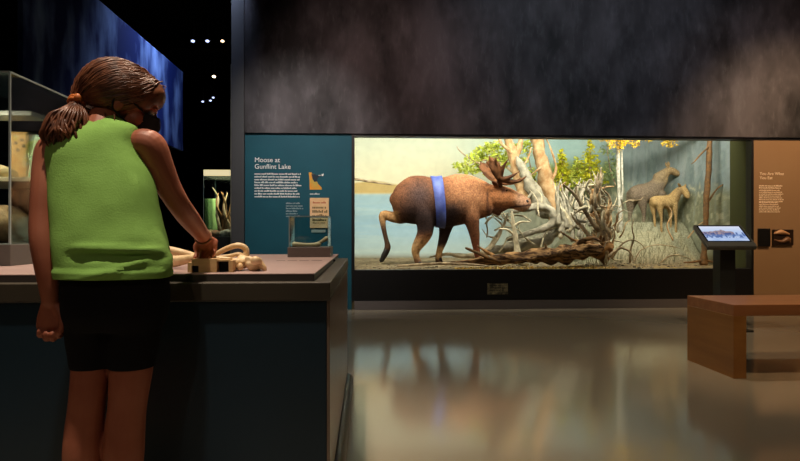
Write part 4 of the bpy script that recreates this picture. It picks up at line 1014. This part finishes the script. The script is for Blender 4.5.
tube(bm, [gp(100, 136, 1.735), gp(104, 122, 1.755), hl(-.025, 0, -.05), hl(-.02, 0, 0)], [.055, .046, .044, .05], 16, 4)
put('body', fuse(bm, .0034, 3, .5), M['skin'], gl, True)
for s in (-1, 1):
    e = put('eye', ball(bmesh.new(), hl(.082, s * .03, -.004), .0125, None, 3), mat('eye white', (225, 220, 212), .2), gl, True)
    put('iris', ball(bmesh.new(), hl(.0905, s * .03, -.005), .0055, None, 2), mat('brown iris', (46, 26, 16), .15), e, True)
# shirt
bm = bmesh.new(); rows = cat(trs[1:], 7)
sh = [tring(q, .0) for q in rows]
rs = [[p + V((0, 0, .004)) for p in tring(rows[2], -.012)]] + [tring(rows[0], -.006)] + sh
vs = rings(bm, rs, cap=False); bm.faces.new(vs[-1])
for ring in vs[1:-1]:
    for v in ring:
        px, py = proj(v.co); back = v.co.y < 1.7
        f = 0
        if back:
            f += .013 * math.exp(-((py - 249 - .03 * (px - 100)) / 3.2) ** 2) * sst(62, 85, px)                                  # horizontal tuck
            f += .010 * math.exp(-((py - 278 + .34 * (px - 92)) / 3.0) ** 2) * sst(88, 100, px) * (1 - sst(150, 168, px))        # slanting fold
            f -= .010 * math.exp(-((py - 256) / 4.0) ** 2) * sst(62, 85, px)
            f += .004 * math.exp(-((px - 128 - .12 * (py - 150)) / 7) ** 2) * (1 - sst(235, 250, py))
            f -= .004 * math.exp(-((px - 98) / 9) ** 2) * (1 - sst(220, 245, py)) * sst(125, 150, py)
        f += .007 * noise.noise(V((px * .035, py * .03, 3)))
        if py > 270: f += .003 * math.sin(px * .16) + .008
        v.co += V((0, -1 if back else 1, 0)) * f
put('tank_top', bm, M['shirt'], gl, True, label='lime green sleeveless top')
# armhole bands give the sleeveless edges a hem
# shorts
bm = bmesh.new()
pr = [(272, 64, 166, 1.655, .092), (285, 64, 168, 1.655, .096), (300, 64.5, 168, 1.655, .104), (314, 66, 166, 1.655, .104), (328, 70, 162, 1.655, .085)]
rings(bm, [tring(q, .0, 48) for q in cat(pr, 3)])
tube(bm, [gp(92, 306, 1.655), gp(90.8, 335, 1.652), gp(90.8, 355, 1.65), gp(91, 366, 1.648)], [.066, .066, .058, .0555], 20, 5)
tube(bm, [gp(138, 306, 1.655), gp(134.5, 335, 1.652), gp(132.2, 355, 1.65), gp(131.5, 366, 1.648)], [.066, .070, .0645, .063], 20, 5)
me = fuse(bm, .006, 14)
bm = bmesh.new(); bm.from_mesh(me); zc_ = gp(90, 367, 1.648).z
bmesh.ops.bisect_plane(bm, geom=bm.verts[:] + bm.edges[:] + bm.faces[:], plane_co=(0, 0, zc_), plane_no=(0, 0, 1), clear_inner=True)
put('shorts', bm, M['shorts'], gl, True, label='black bike shorts')
# hair
bm = bmesh.new(); tie = gp(77.5, 101, 1.735)
ball(bm, hl(-.022, 0, .026), (.108, .091, .09), HM, 4)
ball(bm, hl(.045, 0, .058), (.058, .07, .046), HM, 3); ball(bm, hl(.07, 0, .048), (.038, .07, .044), HM, 3); ball(bm, hl(.05, -.045, .03), (.035, .032, .045), HM, 3)
ball(bm, hl(-.045, 0, -.008), (.068, .08, .058), HM, 3)
tube(bm, [hl(-.03, 0, .01), (hl(-.07, 0, .0) + tie) / 2, tie], [.07, .046, .018], 16, 4)
cap = fuse(bm, .006, 3)
bm = bmesh.new(); bm.from_mesh(cap); bm.faces.ensure_lookup_table()
from mathutils.bvhtree import BVHTree
bv = BVHTree.FromBMesh(bm)
r9 = random.Random(2); ctr = V((-.022, 0, .02))
Td = (HM.transposed() @ (tie - HC) - ctr).normalized()
def onhair(d, off):
    w_ = (HM @ d).normalized(); o_ = hl(*ctr) + w_ * .4
    h = bv.ray_cast(o_, -w_)
    return h[0] + w_ * off if h[0] is not None else hl(*ctr) + w_ * .09
for k in range(420):
    ph = r9.uniform(-1.6, 2.0)
    da = V((math.cos(.55) * .9 + r9.uniform(-.75, .35), math.sin(ph) * .95, math.cos(ph) * .95 + .05)).normalized()
    ps = []; wv = r9.uniform(-1, 1)
    for j in range(10):
        t = j / 9 * .9; d = da * (1 - t) + Td * t + V((0, 0, .12 * math.sin(t * 3.1) * wv))
        d = d.normalized() if d.length > .05 else V((0, 0, 1))
        ps.append(onhair(d, .0004 + .0022 * noise.noise(V((k * .37, t * 2.4, 0))) + (.002 if j else 0)))
    ps.append(tie + V((r9.uniform(-.01, .01), r9.uniform(-.012, .012), r9.uniform(-.012, .012))))
    tube(bm, ps, [.0008] + [.0021] * 9 + [.0018], 5, 2)
# loose front lock by the cheek and nape wisps
for k in range(3):
    a0 = gp(96 + k * 9, 112 + (k % 3), 1.715); tube(bm, [a0, a0 + V((.004, -.006, -.02)), a0 + V((.0 + .004 * (k % 2), -.008, -.035 - .004 * (k % 4)))], [.0018, .0014, .0006], 4, 3)
put('hair', bm, M['hair'], gl, True, label='brown hair swept back')
bm = bmesh.new()
ball(bm, gp(68, 128, 1.70), (.044, .041, .044), None, 3); ball(bm, gp(64, 138, 1.70), (.04, .038, .03), None, 3); tube(bm, [tie, gp(74, 110, 1.715), gp(70, 120, 1.7)], [.014, .022, .03], 12, 3)
me = fuse(bm, .006, 2); bm = bmesh.new(); bm.from_mesh(me)
for k in range(330):
    an = r9.uniform(0, 6.283); q = r9.uniform(.6, 1)
    mid = gp(68, 124, 1.70) + V((math.cos(an) * .056 * q, math.sin(an) * .05 * q, r9.uniform(-.01, .02)))
    end = gp(67 + r9.uniform(-12, 13), 146 + r9.uniform(-5, 5), 1.70) + V((0, math.sin(an) * .035, 0))
    curl = mid * .4 + end * .6 + V((math.cos(an) * .026, math.sin(an) * .02, .0))
    tube(bm, [tie + V((r9.uniform(-.012, .012), r9.uniform(-.012, .012), 0)), gp(73, 111, 1.71) + V((math.cos(an) * .036 * q, math.sin(an) * .036 * q, 0)), mid, curl, end], [.002, .0028, .0036, .0032, .001], 5, 4)
put('ponytail', bm, M['hair'], gl, True, label='bunched brown ponytail')
bm = bmesh.new(); td = (gp(70, 116, 1.7) - tie).normalized()
for o in (-.004, .006):
    ringp = []; ax = td.orthogonal().normalized(); ay = td.cross(ax)
    for k in range(17): ringp.append(tie + td * (o + .004) + ax * math.cos(k / 16 * 6.283) * .019 + ay * math.sin(k / 16 * 6.283) * .019)
    tube(bm, ringp, .0065, 8, 1)
ball(bm, gp(78, 98, 1.715), (.012, .012, .014), None, 2)
put('hair_tie', bm, mat('orange hair tie', (208, 116, 52), .5), gl, True, label='orange hair tie')
# mask
bm = bmesh.new(); nu, nv = 22, 14; g = []
for i in range(nu + 1):
    row = []
    for j in range(nv + 1):
        u = (i / nu - .5) * 2; v = (j / nv - .5) * 2
        an = u * .92; h = -.048 + v * (.046 - .012 * abs(u)); x = .012 + math.cos(an) * (.098 - .018 * max(0, -v)) + .016 * math.exp(-(u / .3) ** 2) * math.exp(-((v - .25) / .6) ** 2)
        row.append(bm.verts.new(hl(x, math.sin(an) * .072, h)))
    g.append(row)
for i in range(nu):
    for j in range(nv): bm.faces.new((g[i][j], g[i + 1][j], g[i + 1][j + 1], g[i][j + 1]))
bmesh.ops.recalc_face_normals(bm, faces=bm.faces[:])
bmesh.ops.solidify(bm, geom=bm.faces[:], thickness=.003)
mk = put('face_mask', bm, mat('black mask cloth', (10, 10, 11), .8), gl, True, label='black face mask')
for s in (-1, 1):
    bm = tube(bmesh.new(), [hl(.065, s * .062, -.014), hl(.02, s * .078, .0), hl(-.012, s * .082, -.004), hl(-.018, s * .083, -.025), hl(-.008, s * .08, -.045), hl(.03, s * .074, -.06), hl(.06, s * .06, -.075)], .0026, 6, 4)
    put('ear_loop', bm, mat('black elastic', (12, 12, 12), .8), mk, True)
# bracelet
bm = bmesh.new(); c0 = gp(203.3, 236.8, 2.002); dn = (gp(206, 242, 2.03) - gp(200, 232, 1.97)).normalized(); ax = dn.orthogonal().normalized(); ay = dn.cross(ax)
tube(bm, [c0 + ax * math.cos(k / 20 * 6.283) * .027 + ay * math.sin(k / 20 * 6.283) * .027 for k in range(21)], .0032, 8, 1)
put('bracelet', bm, mat('tan cord', (120, 78, 44), .6), gl, True)
for px in (80, 120):
    bm = bmesh.new(); tube(bm, [zx(px, .05, 1.60), zx(px, .052, 1.66), zx(px - 1, .045, 1.74), zx(px - 2, .035, 1.80)], [.04, .046, .044, .03], 14, 4)
    for v in bm.verts: v.co.z = max(0, v.co.z)
    put('shoe', bm, mat('dark shoe', (30, 30, 34), .6), gl, True)

# ------------------------------------------------------------------ lights
def area(name, loc, tgt, size, power, col, sy=None, spread=180):
    l = bpy.data.lights.new(name, 'AREA'); l.energy = power; l.color = col; l.shape = 'RECTANGLE'; l.size = size; l.size_y = sy or size; l.spread = math.radians(spread)
    o = bpy.data.objects.new(name, l); C.objects.link(o); o.location = loc
    o.rotation_euler = (V(tgt) - V(loc)).to_track_quat('-Z', 'Y').to_euler(); return o
def spot(name, loc, tgt, power, col, ang, blend=.6, r=.05):
    l = bpy.data.lights.new(name, 'SPOT'); l.energy = power; l.color = col; l.spot_size = math.radians(ang); l.spot_blend = blend; l.shadow_soft_size = r
    o = bpy.data.objects.new(name, l); C.objects.link(o); o.location = loc
    o.rotation_euler = (V(tgt) - V(loc)).to_track_quat('-Z', 'Y').to_euler(); return o
warm = (1, .94, .84)
area('diorama_lamp', (1.2, 7.12, 2.5), (1.2, 8.6, 1.2), 3.4, 128, warm, .25, 150)
area('diorama_lamp', (3.7, 7.12, 2.5), (3.7, 8.6, 1.3), 1.4, 50, warm, .25, 150)
area('diorama_back_lamp', (1.2, 8.4, 2.9), (1.2, 10.2, 1.7), 4.0, 36, (1, .95, .84), .3, 150)
spot('wall_wash_spot', (5.2, 4.4, 4.3), (5.2, 6.95, 1.4), 520, (1, .66, .36), 62, 1)
spot('mural_spot', (-.6, 2.6, 4.3), (.2, 6.95, 2.4), 260, (1, .66, .58), 46, 1)
spot('mural_spot', (2.6, 2.6, 4.4), (2.9, 6.95, 3.5), 230, (.78, .86, 1), 66, 1)
spot('mural_spot', (5.6, 2.6, 4.3), (5.3, 6.95, 2.4), 180, (1, .66, .54), 46, 1)
spot('teal_panel_spot', (-.9, 4.2, 4.3), (-.8, 6.95, 1.5), 460, (1, .93, .85), 46, 1)
spot('counter_spot', (-.6, 3.0, 4.2), (-.7, 2.3, .8), 420, (1, .80, .60), 60, .8)
spot('girl_spot', (-.8, 1.3, 4.3), (-.85, 1.75, 1.2), 430, (1, .84, .66), 36, .9)
spot('girl_fill', (-.9, -1.5, 3.6), (-.85, 1.7, .8), 42, (1, .74, .58), 44, .9)  # added fill from behind the camera to lift the girl's back
spot('bench_spot', (1.6, 2.2, 4.4), (3.2, 3.85, .3), 260, (1, .68, .38), 40, .8)
spot('kiosk_spot', (2.6, 3.4, 4.3), (3.2, 5.3, .9), 120, (1, .86, .7), 24, .8)
spot('vitrine_spot', (-1.9, 2.8, 4.2), (-1.9, 2.85, 1.0), 420, (1, .82, .6), 34, .8)
spot('floor_spot', (1.6, 4.2, 4.4), (1.8, 4.6, 0), 170, (1, .86, .66), 110, 1)
area('vitrine_lamp', (-1.75, 2.58, 1.44), (-1.6, 2.95, 1.05), 1.2, 7, (1, .85, .62), .05, 160)
area('blue_mural_lamp', (-1.5, 6.9, 4.3), (-2.6, 7.0, 2.6), .6, 42, (.56, .68, 1), .3, 90)
area('case_lamp', ((dx0 + dx1) / 2, 9.15, dz1 - .11), ((dx0 + dx1) / 2, 9.15, 0), .5, 20, (1, .9, .65), .4, 170)
